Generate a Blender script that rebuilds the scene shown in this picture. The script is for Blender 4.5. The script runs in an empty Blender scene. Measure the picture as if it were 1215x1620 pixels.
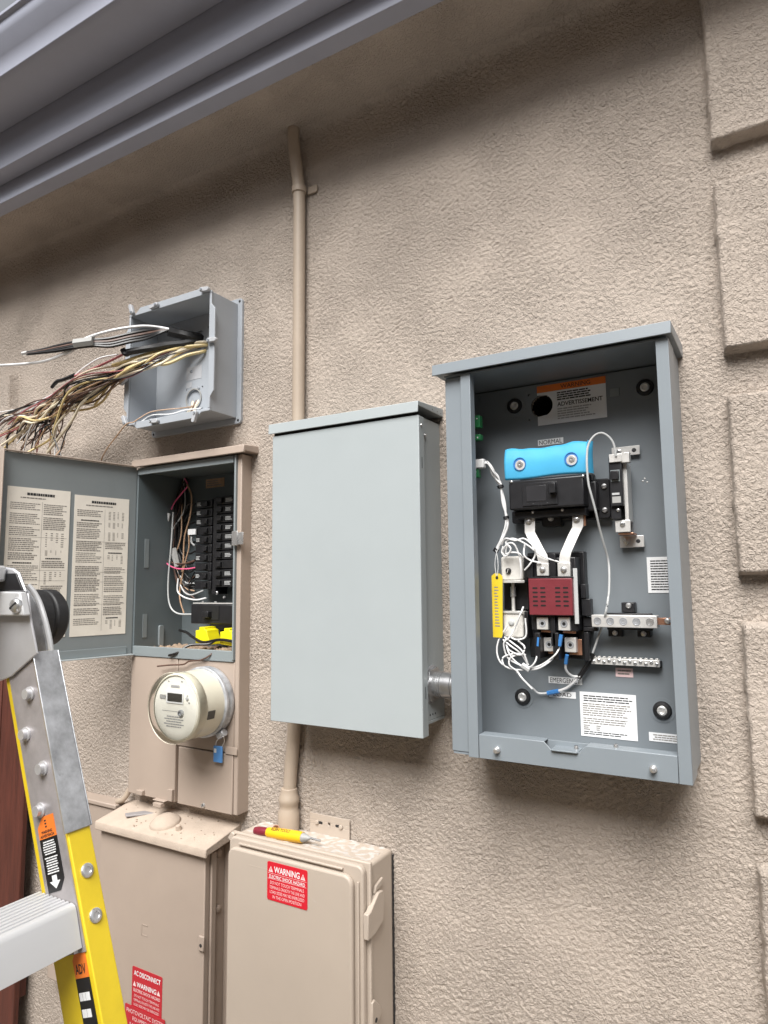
import bpy, math, random
import numpy as np
from mathutils import Vector, Matrix

# ------------------------------------------------------------------ camera, sky, sun, exposure
scene = bpy.context.scene
col = scene.collection
cam_data = bpy.data.cameras.new('camera')
cam = bpy.data.objects.new('camera', cam_data)
col.objects.link(cam)
cam_data.sensor_fit = 'HORIZONTAL'
cam_data.sensor_width = 36.0
cam_data.lens = 31.583
cam_data.clip_start = 0.02
cam_data.clip_end = 1000.0
cam.matrix_world = Matrix(((0.862975, 0.062189, 0.501405, 0.0),
                           (0.505154, -0.087138, -0.858619, -1.37),
                           (-0.009706, 0.994253, -0.106613, 1.5),
                           (0, 0, 0, 1)))
scene.camera = cam
scene.render.resolution_x = 768
scene.render.resolution_y = 1024

SUN_DIR = Vector((0.15, -0.78, 1.0)).normalized()          # towards the sun
world = bpy.data.worlds.new('World')
scene.world = world
world.use_nodes = True
wn, wl = world.node_tree.nodes, world.node_tree.links
bg = wn['Background']
sky = wn.new('ShaderNodeTexSky')
sky.sky_type = 'NISHITA'
sky.sun_disc = False
sky.sun_elevation = math.asin(SUN_DIR.z)
sky.sun_rotation = math.atan2(SUN_DIR.x, SUN_DIR.y)
sky.dust_density = 3.0
sky.air_density = 1.0
sky.ozone_density = 1.0
hs = wn.new('ShaderNodeHueSaturation')
hs.inputs['Saturation'].default_value = 0.16
wl.new(sky.outputs[0], hs.inputs['Color'])
wl.new(hs.outputs[0], bg.inputs[0])
bg.inputs[1].default_value = 0.085
sun_data = bpy.data.lights.new('sun', 'SUN')
sun_data.energy = 3.5
sun_data.angle = math.radians(40)
sun_data.color = (1.0, 0.98, 0.95)
sun = bpy.data.objects.new('sun', sun_data)
sun.rotation_euler = SUN_DIR.to_track_quat('Z', 'Y').to_euler()
sun.location = (2, -4, 6)
col.objects.link(sun)
vs = scene.view_settings
vs.view_transform = 'Standard'
vs.look = 'None'
vs.gamma = 1.0
vs.use_curve_mapping = False
vs.exposure = 0.83

# ------------------------------------------------------------------ helpers
rng = random.Random(7)
nrng = np.random.default_rng(11)


class MB:
    """collects shapes (world metres, or metres in a frame) for one mesh"""
    def __init__(s, frame=None):
        s.v, s.f, s.M = [], [], frame

    def add(s, vs_, fs_):
        b = len(s.v)
        s.v += [tuple(s.M @ Vector(p)) if s.M else tuple(p) for p in vs_]
        s.f += [tuple(b + i for i in f) for f in fs_]
        return s

    def box(s, x0, x1, y0, y1, z0, z1):
        x0, x1 = min(x0, x1), max(x0, x1)
        y0, y1 = min(y0, y1), max(y0, y1)
        z0, z1 = min(z0, z1), max(z0, z1)
        return s.add([(x0, y0, z0), (x1, y0, z0), (x1, y1, z0), (x0, y1, z0), (x0, y0, z1), (x1, y0, z1), (x1, y1, z1), (x0, y1, z1)],
                     [(0, 3, 2, 1), (4, 5, 6, 7), (0, 1, 5, 4), (1, 2, 6, 5), (2, 3, 7, 6), (3, 0, 4, 7)])

    def prism(s, poly, axis, a0, a1):
        """poly of 2D points swept along axis x|y|z from a0 to a1"""
        n = len(poly)
        mk = {'x': lambda p, a: (a, p[0], p[1]), 'y': lambda p, a: (p[0], a, p[1]), 'z': lambda p, a: (p[0], p[1], a)}[axis]
        area = sum(poly[i][0] * poly[(i + 1) % n][1] - poly[(i + 1) % n][0] * poly[i][1] for i in range(n))
        pl = list(poly) if area > 0 else list(poly)[::-1]
        if axis == 'y':
            pl = pl[::-1]
        lo, hi = min(a0, a1), max(a0, a1)
        vs_ = [mk(p, lo) for p in pl] + [mk(p, hi) for p in pl]
        fs_ = [tuple(range(n))[::-1], tuple(range(n, 2 * n))] + [(i, (i + 1) % n, n + (i + 1) % n, n + i) for i in range(n)]
        return s.add(vs_, fs_)

    def cyl(s, p0, p1, r0, r1=None, n=18, caps=True):
        r1 = r0 if r1 is None else r1
        p0, p1 = Vector(p0), Vector(p1)
        q = (p1 - p0).to_track_quat('Z', 'Y')
        vs_ = []
        for p, r in ((p0, r0), (p1, r1)):
            for i in range(n):
                a = 2 * math.pi * i / n
                vs_.append(p + q @ Vector((r * math.cos(a), r * math.sin(a), 0)))
        fs_ = [(i, (i + 1) % n, n + (i + 1) % n, n + i) for i in range(n)]
        if caps:
            fs_ += [tuple(range(n))[::-1], tuple(range(n, 2 * n))]
        return s.add(vs_, fs_)

    def lathe(s, c, prof, axis=(0, -1, 0), n=28, close=True):
        """prof: (radius, distance along axis) pairs"""
        q = Vector(axis).to_track_quat('Z', 'Y')
        c = Vector(c)
        vs_ = []
        for r, t in prof:
            for i in range(n):
                a = 2 * math.pi * i / n
                vs_.append(c + q @ Vector((r * math.cos(a), r * math.sin(a), t)))
        fs_ = []
        for k in range(len(prof) - 1):
            for i in range(n):
                fs_.append((k * n + i, k * n + (i + 1) % n, (k + 1) * n + (i + 1) % n, (k + 1) * n + i))
        if close:
            fs_ += [tuple(range(n))[::-1], tuple(range((len(prof) - 1) * n, len(prof) * n))]
        return s.add(vs_, fs_)

    def tube(s, pts, r, n=7, sub=5, flat=None):
        P_ = smooth_path(pts, sub)
        m = len(P_)
        up = Vector((0.13, 0.31, 0.94)).normalized()
        vs_ = []
        for i, p in enumerate(P_):
            t = (P_[min(i + 1, m - 1)] - P_[max(i - 1, 0)]).normalized()
            a = t.cross(up)
            if a.length < 1e-4:
                a = t.cross(Vector((1, 0, 0)))
            a.normalize()
            b = a.cross(t)
            rr = r(i / (m - 1)) if callable(r) else r
            for k in range(n):
                an = 2 * math.pi * k / n
                vs_.append(p + a * (rr * math.cos(an)) + b * (rr * math.sin(an)))
        fs_ = [(i * n + k, i * n + (k + 1) % n, (i + 1) * n + (k + 1) % n, (i + 1) * n + k) for i in range(m - 1) for k in range(n)]
        fs_ += [tuple(range(n))[::-1], tuple(range((m - 1) * n, m * n))]
        return s.add(vs_, [f[::-1] for f in fs_])

    def plate(s, x0, x1, z0, z1, y0, y1, holes):
        """plate facing -y (front y0) with round holes (cx, cz, r); hole z-bands must not overlap"""
        z = z0
        for cx, cz, r in sorted(holes, key=lambda h: h[1]):
            k = r * 1.25
            s.box(x0, x1, y0, y1, z, cz - k)
            s.box(x0, cx - k, y0, y1, cz - k, cz + k)
            s.box(cx + k, x1, y0, y1, cz - k, cz + k)
            n = 32
            ring, sq = [], []
            for i in range(n):
                a = 2 * math.pi * (i + 0.5) / n
                c_, s_ = math.cos(a), math.sin(a)
                m_ = max(abs(c_), abs(s_))
                ring.append((cx + r * c_, cz + r * s_))
                sq.append((cx + k * c_ / m_, cz + k * s_ / m_))
            vs_ = [(p[0], y0, p[1]) for p in ring] + [(p[0], y0, p[1]) for p in sq] + [(p[0], y1, p[1]) for p in ring]
            fs_ = []
            for i in range(n):
                j = (i + 1) % n
                fs_ += [(i, j, n + j, n + i)[::-1], (i, j, 2 * n + j, 2 * n + i)]
            s.add(vs_, [f[::-1] for f in fs_])
            z = cz + k
        s.box(x0, x1, y0, y1, z, z1)
        return s

    def build(s, name, mat, parent=None, bevel=0.0, smooth=False, seg=2):
        me = bpy.data.meshes.new(name)
        off = Vector(ORG.get(parent.name, (0, 0, 0))) if parent else Vector((0, 0, 0))
        me.from_pydata([tuple(Vector(p) - off) for p in s.v], [], s.f)
        me.update()
        return finish(name, me, mat, parent, bevel, smooth, seg)


ORG = {}


def finish(name, me, mat, parent, bevel=0.0, smooth=False, seg=2):
    me.materials.append(mat)
    o = bpy.data.objects.new(name, me)
    col.objects.link(o)
    if parent:
        o.parent = parent
        ORG[o.name] = ORG.get(parent.name, (0, 0, 0))
    if bevel:
        b = o.modifiers.new('bevel', 'BEVEL')
        b.width = bevel
        b.segments = seg
        b.limit_method = 'ANGLE'
        b.angle_limit = math.radians(40)
        b.harden_normals = False
    if smooth:
        me.polygons.foreach_set('use_smooth', [True] * len(me.polygons))
    if smooth or bevel:
        try:
            me.set_sharp_from_angle(angle=math.radians(42))
        except Exception:
            pass
        if bevel:
            me.polygons.foreach_set('use_smooth', [True] * len(me.polygons))
    return o


def smooth_path(pts, sub=5):
    P_ = [Vector(p) for p in pts]
    if len(P_) < 3:
        return P_
    E_ = [P_[0] * 2 - P_[1]] + P_ + [P_[-1] * 2 - P_[-2]]
    out = []
    for i in range(1, len(E_) - 2):
        a, b, c, d = E_[i - 1:i + 3]
        for k in range(sub):
            t = k / sub
            out.append(0.5 * ((2 * b) + (c - a) * t + (2 * a - 5 * b + 4 * c - d) * t * t + (3 * b - a - 3 * c + d) * t ** 3))
    out.append(P_[-1])
    return out


def thing(name, label, cat, loc, group=None):
    o = bpy.data.objects.new(name, None)
    o.empty_display_size = 0.05
    col.objects.link(o)
    o.location = loc
    ORG[o.name] = tuple(loc)
    o['label'] = label
    o['category'] = cat
    if group:
        o['group'] = group
    return o


def tag(o, label, cat, group=None):
    o['label'] = label
    o['category'] = cat
    if group:
        o['group'] = group
    return o


def bx(name, mat, parent, x0, x1, y0, y1, z0, z1, bevel=0.0, frame=None, seg=2):
    return MB(frame).box(x0, x1, y0, y1, z0, z1).build(name, mat, parent, bevel, seg=seg)


def rivet(name, mat, parent, c, r, h, axis=(0, -1, 0), n=14, slot=None):
    o = MB().lathe(c, [(r, -0.001), (r, h * .45), (r * .8, h * .85), (r * .35, h)], axis, n).build(name, mat, parent, smooth=True)
    if slot:
        q = Vector(axis).to_track_quat('Z', 'Y').to_matrix().to_4x4()
        M_ = Matrix.Translation(Vector(c)) @ q @ Matrix.Rotation(rng.uniform(0, 3), 4, 'Z')
        MB(M_).box(-r * .75, r * .75, -r * .13, r * .13, h * .7, h * 1.03).build('slot', slot, o)
    return o


_fontcache = {}


def text(txt, mat, parent, x0, x1, z0, z1, y, frame=None, bold=0.0, name='lettering'):
    """flat lettering filling the rectangle x0..x1, z0..z1 on the plane y (facing -y), or in a frame"""
    cu = bpy.data.curves.new('font', 'FONT')
    cu.body = txt
    cu.offset = bold
    cu.resolution_u = 3
    ob = bpy.data.objects.new('font', cu)
    col.objects.link(ob)
    me = bpy.data.meshes.new_from_object(ob)
    bpy.data.objects.remove(ob)
    bpy.data.curves.remove(cu)
    n = len(me.vertices)
    c = np.empty(n * 3, np.float32)
    me.vertices.foreach_get('co', c)
    c = c.reshape(-1, 3)
    lo, hi = c.min(0), c.max(0)
    u = x0 + (c[:, 0] - lo[0]) / (hi[0] - lo[0]) * (x1 - x0)
    w = z0 + (c[:, 1] - lo[1]) / (hi[1] - lo[1]) * (z1 - z0)
    p = np.stack([u, np.full(n, y), w], 1)
    if frame:
        Mx = np.array(frame)
        p = p @ Mx[:3, :3].T + Mx[:3, 3]
    p = p - np.array(ORG.get(parent.name, (0, 0, 0)))
    me.vertices.foreach_set('co', p.astype(np.float32).ravel())
    me.update()
    me.materials.clear()
    return finish(name, me, mat, parent)


def print_rows(mat, parent, x0, x1, z0, z1, y, rows, frame=None, fill=0.55, wmin=.03, wmax=.12, ragged=.35, center=False, seed=0, name='print'):
    """rows of word-sized bars: print too small to read"""
    r_ = random.Random(seed + int(abs(x0) * 1000) + rows)
    m = MB(frame)
    H = (z1 - z0) / rows
    W_ = x1 - x0
    for k in range(rows):
        zt = z1 - k * H - H * (1 - fill) / 2
        zb = zt - H * fill
        L_ = W_ * (1 - r_.random() * ragged)
        x = x0 + ((W_ - L_) / 2 if center else 0)
        e = x + L_
        while x < e - W_ * wmin * .5:
            w = W_ * r_.uniform(wmin, wmax)
            xe = min(x + w, e)
            m.add([(x, y, zb), (xe, y, zb), (xe, y, zt), (x, y, zt)], [(0, 1, 2, 3)])
            x = xe + W_ * .014
    return m.build(name, mat, parent)


# ------------------------------------------------------------------ materials
def material(name, c, rough=0.5, metal=0.0, var=0.06, vscale=12.0, bump=0.0, bscale=300.0, spots=None, spec=0.5, coat=0.0, streak=None):
    m = bpy.data.materials.new(name)
    m.use_nodes = True
    nt = m.node_tree
    N, L_ = nt.nodes, nt.links
    b = N['Principled BSDF']
    b.inputs['Roughness'].default_value = rough
    b.inputs['Metallic'].default_value = metal
    b.inputs['Specular IOR Level'].default_value = spec
    if coat:
        b.inputs['Coat Weight'].default_value = coat
    tc = N.new('ShaderNodeTexCoord')
    no = N.new('ShaderNodeTexNoise')
    no.inputs['Scale'].default_value = vscale
    no.inputs['Detail'].default_value = 6
    no.inputs['Roughness'].default_value = .65
    mp = N.new('ShaderNodeMapping')
    if streak:
        mp.inputs['Scale'].default_value = streak
    L_.new(tc.outputs['Object'], mp.inputs['Vector'])
    L_.new(mp.outputs[0], no.inputs['Vector'])
    cr = N.new('ShaderNodeValToRGB')
    cr.color_ramp.elements[0].position = .3
    cr.color_ramp.elements[1].position = .7
    lo = [max(0, x * (1 - var)) for x in c]
    hi = [min(1, x * (1 + var)) for x in c]
    cr.color_ramp.elements[0].color = (*lo, 1)
    cr.color_ramp.elements[1].color = (*hi, 1)
    L_.new(no.outputs['Fac'], cr.inputs['Fac'])
    out = cr.outputs['Color']
    if spots:                                   # dirt or wear patches with their own shape: (colour, threshold, scale)
        sc, th, ss = spots
        n2 = N.new('ShaderNodeTexNoise')
        n2.inputs['Scale'].default_value = ss
        n2.inputs['Detail'].default_value = 8
        n2.inputs['Roughness'].default_value = .7
        L_.new(tc.outputs['Object'], n2.inputs['Vector'])
        r2 = N.new('ShaderNodeValToRGB')
        r2.color_ramp.elements[0].position = th
        r2.color_ramp.elements[1].position = min(1, th + .12)
        L_.new(n2.outputs['Fac'], r2.inputs['Fac'])
        mx = N.new('ShaderNodeMix')
        mx.data_type = 'RGBA'
        L_.new(r2.outputs['Color'], mx.inputs[0])
        L_.new(out, mx.inputs[6])
        mx.inputs[7].default_value = (*sc, 1)
        out = mx.outputs[2]
    L_.new(out, b.inputs['Base Color'])
    rr = N.new('ShaderNodeMapRange')
    rr.inputs['To Min'].default_value = max(0.03, rough - .08)
    rr.inputs['To Max'].default_value = min(1, rough + .1)
    L_.new(no.outputs['Fac'], rr.inputs['Value'])
    L_.new(rr.outputs[0], b.inputs['Roughness'])
    if bump:
        n3 = N.new('ShaderNodeTexNoise')
        n3.inputs['Scale'].default_value = bscale
        n3.inputs['Detail'].default_value = 4
        L_.new(mp.outputs[0] if streak else tc.outputs['Object'], n3.inputs['Vector'])
        bp = N.new('ShaderNodeBump')
        bp.inputs['Strength'].default_value = 1.0
        bp.inputs['Distance'].default_value = bump
        L_.new(n3.outputs['Fac'], bp.inputs['Height'])
        L_.new(bp.outputs[0], b.inputs['Normal'])
    return m


def stucco_mat():
    """painted stucco: blotchy paint, fine crumbly relief on top of the modelled relief"""
    m = material('stucco paint', (.468, .402, .346), .86, var=.05, vscale=2.6, spec=.22, spots=((.44, .376, .32), .62, 40))
    nt = m.node_tree
    N, L_ = nt.nodes, nt.links
    b = N['Principled BSDF']
    tc = [n for n in N if n.type == 'TEX_COORD'][0]
    hs_ = []
    for sc, lo, hi, wgt, dist in ((132, .455, .545, 1.0, .8), (240, .42, .60, .6, .5), (560, .3, .7, .3, 0)):
        n = N.new('ShaderNodeTexNoise')
        n.inputs['Scale'].default_value = sc
        n.inputs['Detail'].default_value = 2
        n.inputs['Distortion'].default_value = dist
        L_.new(tc.outputs['Object'], n.inputs['Vector'])
        r = N.new('ShaderNodeMapRange')
        r.interpolation_type = 'SMOOTHSTEP'
        r.inputs['From Min'].default_value = lo
        r.inputs['From Max'].default_value = hi
        r.inputs['To Max'].default_value = wgt
        L_.new(n.outputs['Fac'], r.inputs['Value'])
        hs_.append(r.outputs[0])
    # trowelled patches where the grain is flatter
    n = N.new('ShaderNodeTexNoise')
    n.inputs['Scale'].default_value = 5.5
    n.inputs['Detail'].default_value = 3
    L_.new(tc.outputs['Object'], n.inputs['Vector'])
    fl = N.new('ShaderNodeMapRange')
    fl.inputs['From Min'].default_value = .35
    fl.inputs['From Max'].default_value = .65
    fl.inputs['To Min'].default_value = .45
    fl.inputs['To Max'].default_value = 1.15
    L_.new(n.outputs['Fac'], fl.inputs['Value'])
    acc = hs_[0]
    for h_ in hs_[1:]:
        ad = N.new('ShaderNodeMath')
        ad.operation = 'ADD'
        L_.new(acc, ad.inputs[0])
        L_.new(h_, ad.inputs[1])
        acc = ad.outputs[0]
    mu = N.new('ShaderNodeMath')
    mu.operation = 'MULTIPLY'
    L_.new(acc, mu.inputs[0])
    L_.new(fl.outputs[0], mu.inputs[1])
    bp = N.new('ShaderNodeBump')
    bp.inputs['Strength'].default_value = 1.0
    bp.inputs['Distance'].default_value = .0018
    L_.new(mu.outputs[0], bp.inputs['Height'])
    L_.new(bp.outputs[0], b.inputs['Normal'])
    return m


STUCCO = stucco_mat()
TRIM = material('grey trim paint', (.335, .35, .42), .42, var=.04, vscale=8, spots=((.27, .27, .30), .72, 60))
GROUND = material('concrete ground', (.30, .262, .222), .9, var=.12, vscale=3, bump=.004, bscale=60)
BEIGE = material('beige enclosure paint', (.395, .32, .266), .48, var=.035, vscale=9, bump=.00015, bscale=500, spots=((.36, .29, .238), .68, 14))
PVCBEIGE = material('beige plastic', (.47, .40, .335), .42, var=.03, vscale=6, bump=.0001, bscale=420, spots=((.53, .48, .43), .66, 18))
DUSTY = material('beige paint under dust', (.44, .36, .292), .8, var=.08, vscale=25, bump=.0008, bscale=180, spots=((.49, .42, .35), .6, 24))
PIPE = material('painted conduit', (.40, .325, .255), .5, var=.05, vscale=10, bump=.0003, bscale=90)
GREY = material('grey enclosure paint', (.376, .413, .424), .38, var=.025, vscale=4, bump=.00008, bscale=600, spots=((.36, .398, .415), .62, 5))
GREYD = material('darker grey enclosure paint', (.225, .255, .265), .4, var=.03, vscale=5, bump=.00008, bscale=600)
PANELIN = material('grey panel paint', (.125, .15, .16), .42, var=.05, vscale=8, bump=.0001, bscale=400, spots=((.10, .115, .12), .66, 22))
JBGREY = material('grey pvc', (.36, .387, .42), .5, var=.04, vscale=9, bump=.0002, bscale=200, spots=((.46, .49, .53), .7, 14))
CLIP = material('clip grey plastic', (.42, .43, .45), .5, var=.05)
GALV = material('galvanised steel', (.46, .475, .50), .40, .5, var=.34, vscale=38, spots=((.33, .345, .36), .60, 45))
ALU = material('aluminium', (.62, .62, .64), .36, .55, var=.12, vscale=10, spots=((.36, .35, .36), .66, 30))
ALUDULL = material('dull aluminium plate', (.40, .375, .38), .46, .4, var=.22, vscale=22, spots=((.52, .50, .51), .64, 60), bump=.0002, bscale=90)
ALUW = material('extruded aluminium', (.60, .605, .615), .45, .3, var=.06, vscale=6, streak=(1, .15, 1), spots=((.40, .40, .41), .66, 26))
STEEL = material('zinc plated steel', (.66, .66, .66), .28, .8, var=.1, vscale=60)
TIN = material('tinned bar', (.72, .71, .69), .34, .45, var=.08, vscale=40)
PIPESTEEL = material('zinc conduit', (.46, .465, .475), .3, .85, var=.15, vscale=40)
COPPER = material('copper', (.62, .33, .22), .34, .85, var=.15, vscale=50)
YEL = material('yellow fibreglass', (.74, .545, .02), .42, var=.09, vscale=14, spots=((.50, .38, .05), .66, 45), bump=.0001, bscale=300, coat=.15)
BLACK = material('black plastic', (.012, .012, .014), .38, var=.3, vscale=30)
BLACKM = material('matt black', (.006, .006, .006), .8, var=.2)
RUBBER = material('black rubber', (.014, .014, .015), .55, var=.3, vscale=60, bump=.0003, bscale=200)
WHITE = material('white label', (.78, .79, .80), .5, var=.02)
PAPER = material('aged paper', (.78, .73, .65), .7, var=.07, vscale=14, spots=((.50, .44, .36), .67, 24), bump=.0006, bscale=28)
INK = material('black ink', (.02, .02, .022), .6, var=.1)
INKG = material('grey print', (.23, .21, .19), .7, var=.2, vscale=120)
INKL = material('light grey print', (.36, .36, .37), .6, var=.2, vscale=200)
RED = material('red label', (.62, .014, .03), .35, var=.05)
REDD = material('faded red label', (.47, .018, .03), .4, var=.06)
PINKINK = material('white print on red', (.84, .62, .62), .5, var=.08, vscale=200)
ORANGE = material('orange label', (.80, .20, .03), .45, var=.05)
BLUE = material('blue insulating sheet', (.065, .42, .70), .6, var=.06, vscale=20)
BLUET = material('blue crimp plastic', (.05, .20, .50), .3, var=.1)
MAROON = material('maroon cover', (.165, .022, .03), .45, var=.08, vscale=30, bump=.0002, bscale=300)
YELP = material('yellow plastic lug cover', (.80, .72, .01), .4, var=.06)
YTAG = material('yellow paper tag', (.70, .52, .02), .6, var=.07, vscale=30)
GREENP = material('green terminal plastic', (.02, .16, .055), .4, var=.15)
WWIRE = material('white wire', (.74, .74, .74), .35, var=.05)
GWIRE = material('pale grey wire', (.46, .47, .47), .4, var=.08)
CREAM = material('cream wire', (.70, .62, .47), .45, var=.1, vscale=40)
YWIRE = material('yellow cable', (.66, .52, .25), .45, var=.14, vscale=40)
BWIRE = material('black wire', (.012, .011, .011), .35, var=.2)
PWIRE = material('red wire', (.42, .13, .14), .4, var=.15)
PINKW = material('pink wire', (.75, .12, .26), .4, var=.1)
BRWIRE = material('brown wire', (.10, .055, .04), .45, var=.3, vscale=60)
TANW = material('tan wire', (.42, .27, .17), .45, var=.2, vscale=60)
SLEEVE = material('grey sleeve', (.33, .33, .32), .5, var=.08)
METERB = material('meter cream housing', (.64, .61, .50), .3, var=.04, vscale=10, spots=((.56, .53, .43), .7, 14))
METERF = material('meter face', (.82, .81, .74), .35, var=.03)
LCD = material('display glass', (.055, .052, .045), .2, var=.1)
WOOD = material('red stained wood', (.085, .022, .013), .6, var=.35, vscale=9, streak=(6, 6, .5), bump=.001, bscale=40)
DIRT = material('dust and grit', (.33, .24, .17), .95, var=.3, vscale=60, bump=.002, bscale=150)
GRIT = material('grey scrap', (.30, .28, .28), .6, var=.2)
HOLE = material('dark cavity', (.02, .018, .016), .9, var=.2)
MAROONH = material('dark red handle', (.20, .02, .035), .35, var=.1)


def glass_mat():
    m = bpy.data.materials.new('clear meter cover')
    m.use_nodes = True
    nt = m.node_tree
    b = nt.nodes['Principled BSDF']
    out = nt.nodes['Material Output']
    b.inputs['Base Color'].default_value = (.9, .88, .8, 1)
    b.inputs['Roughness'].default_value = .08
    tr = nt.nodes.new('ShaderNodeBsdfTransparent')
    tr.inputs[0].default_value = (1, 1, .99, 1)
    fr = nt.nodes.new('ShaderNodeFresnel')
    fr.inputs['IOR'].default_value = 1.25
    mx = nt.nodes.new('ShaderNodeMixShader')
    gl = nt.nodes.new('ShaderNodeBsdfGlossy')
    gl.inputs['Roughness'].default_value = .03
    nt.links.new(fr.outputs[0], mx.inputs[0])
    nt.links.new(tr.outputs[0], mx.inputs[1])
    nt.links.new(gl.outputs[0], mx.inputs[2])
    nt.links.new(mx.outputs[0], out.inputs['Surface'])
    return m


GLASS = glass_mat()

# ------------------------------------------------------------------ ground
g = MB().add([(-120, -120, 0), (120, -120, 0), (120, 120, 0), (-120, 120, 0)], [(0, 1, 2, 3)]).build('ground', GROUND)
g['kind'] = 'structure'

# ------------------------------------------------------------------ stucco relief
STEP = 0.0032


def band(nz, nx, wl_, width=.45, step=STEP):
    """band-passed noise with features about wl_ metres across"""
    F = np.fft.rfft2(nrng.standard_normal((nz, nx)))
    kz = np.fft.fftfreq(nz, step)[:, None]
    kx = np.fft.rfftfreq(nx, step)[None, :]
    k = np.sqrt(kz * kz + kx * kx) + 1e-9
    F *= np.exp(-(np.log(k * wl_) / width) ** 2)
    h = np.fft.irfft2(F, (nz, nx))
    return h / h.std()


def stucco_relief(nz, nx, step=STEP):
    a = band(nz, nx, .017, .42, step)
    b = band(nz, nx, .0108, .36, step)
    c = band(nz, nx, .35, .5, step)
    d = band(nz, nx, .0085, .3, step)
    e = band(nz, nx, .06, .5, step)
    h = np.tanh(1.7 * (a * .7 + b * .65 + .3 * e + .25))              # flattened islands with narrow crevices
    amp = 1.0 + .25 * np.tanh(c)
    return .00075 * amp * h + .0003 * d + .00012 * c + .00035 * b


def grid_mesh(name, X, Y, Z, mat, parent, keep=None, flip=False):
    nz, nx = X.shape
    co = np.stack([X, Y, Z], -1).reshape(-1, 3).astype(np.float32)
    co -= np.array(ORG.get(parent.name, (0, 0, 0)), np.float32)
    i = np.arange(nz * nx).reshape(nz, nx)
    q = np.stack([i[:-1, :-1], i[:-1, 1:], i[1:, 1:], i[1:, :-1]], -1)
    q = q[keep] if keep is not None else q.reshape(-1, 4)
    if flip:
        q = q[:, ::-1]
    nf = len(q)
    me = bpy.data.meshes.new(name)
    me.vertices.add(len(co))
    me.vertices.foreach_set('co', co.ravel())
    me.loops.add(nf * 4)
    me.loops.foreach_set('vertex_index', q.astype(np.int32).ravel())
    me.polygons.add(nf)
    me.polygons.foreach_set('loop_start', np.arange(0, nf * 4, 4, dtype=np.int32))
    me.polygons.foreach_set('loop_total', np.full(nf, 4, np.int32))
    me.polygons.foreach_set('use_smooth', np.ones(nf, bool))
    me.update(calc_edges=True)
    return finish(name, me, mat, parent)


SOFFIT = 2.72
house = thing('stucco_house', 'beige stucco house wall with raised corner blocks under a grey eave', 'house', (-1.0, 0, 0))
wx0, wx1 = -2.72, 0.42
xs = np.arange(wx0, wx1 + 1e-6, STEP)
zs = np.arange(0, SOFFIT + .004, STEP)
X, Z = np.meshgrid(xs, zs)
relief = stucco_relief(len(zs), len(xs))
HOLES = [(-1.402, 2.206, .027), (-1.42, 2.034, .027), (-0.4083, 1.8681, .023)]
PANEL_HOLE = (-1.6165, -1.232, .935, 1.844)
cxm, czm = (X[:-1, :-1] + X[1:, 1:]) / 2, (Z[:-1, :-1] + Z[1:, 1:]) / 2
keep = ~((cxm > PANEL_HOLE[0]) & (cxm < PANEL_HOLE[1]) & (czm > PANEL_HOLE[2]) & (czm < PANEL_HOLE[3]))
for hx, hz, hr in HOLES:
    keep &= (cxm - hx) ** 2 + (czm - hz) ** 2 > hr ** 2
# coving towards the soffit
Yw = -relief - .018 * np.exp(-(SOFFIT - Z) / .012)
grid_mesh('wall', X, Yw, Z, STUCCO, house, keep)
# returning end walls
endw = MB()
endw.box(wx1 - .0, wx1 + .02, .0, 6, 0, SOFFIT)
endw.box(wx0 - .02, wx0, .0, 6, 0, SOFFIT)
endw.build('end_wall', STUCCO, house)
for hx, hz, hr in HOLES:
    MB().lathe((hx, -.004, hz), [(hr + .004, 0), (hr + .004, -.14), (.001, -.141)], (0, -1, 0), 28, close=False).build('wall_hole', HOLE, house)


def quoin(x0, x1, z0, z1, depth=.032):
    st = .004
    xs_ = np.arange(x0 - .012, x1 + .012 + 1e-6, st)
    zs_ = np.arange(z0 - .012, z1 + .012 + 1e-6, st)
    X_, Z_ = np.meshgrid(xs_, zs_)
    wob = band(len(zs_), len(xs_), .07, .5, st) * .0008
    d = np.minimum(np.minimum(X_ - x0, x1 - X_), np.minimum(Z_ - z0, z1 - Z_)) + wob
    prof = np.clip((d + .003) / .007, 0, 1)
    prof = np.sqrt(np.clip(1 - (1 - prof) ** 2, 0, 1))
    Y_ = .006 - (depth + .006) * prof - stucco_relief(len(zs_), len(xs_), st) * prof
    return grid_mesh('quoin', X_, Y_, Z_, STUCCO, house)


for z0, z1 in ((2.324, 2.70), (1.919, 2.241), (1.513, 1.833), (1.102, 1.424), (.695, 1.016), (.29, .61)):
    quoin(-.062, wx1 + .004, z0, z1)
for z0, z1 in ((1.919, 2.255), (1.513, 1.833), (1.102, 1.424), (.695, 1.016), (.29, .61)):
    quoin(wx0 - .004, -2.312, z0, z1)

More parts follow.
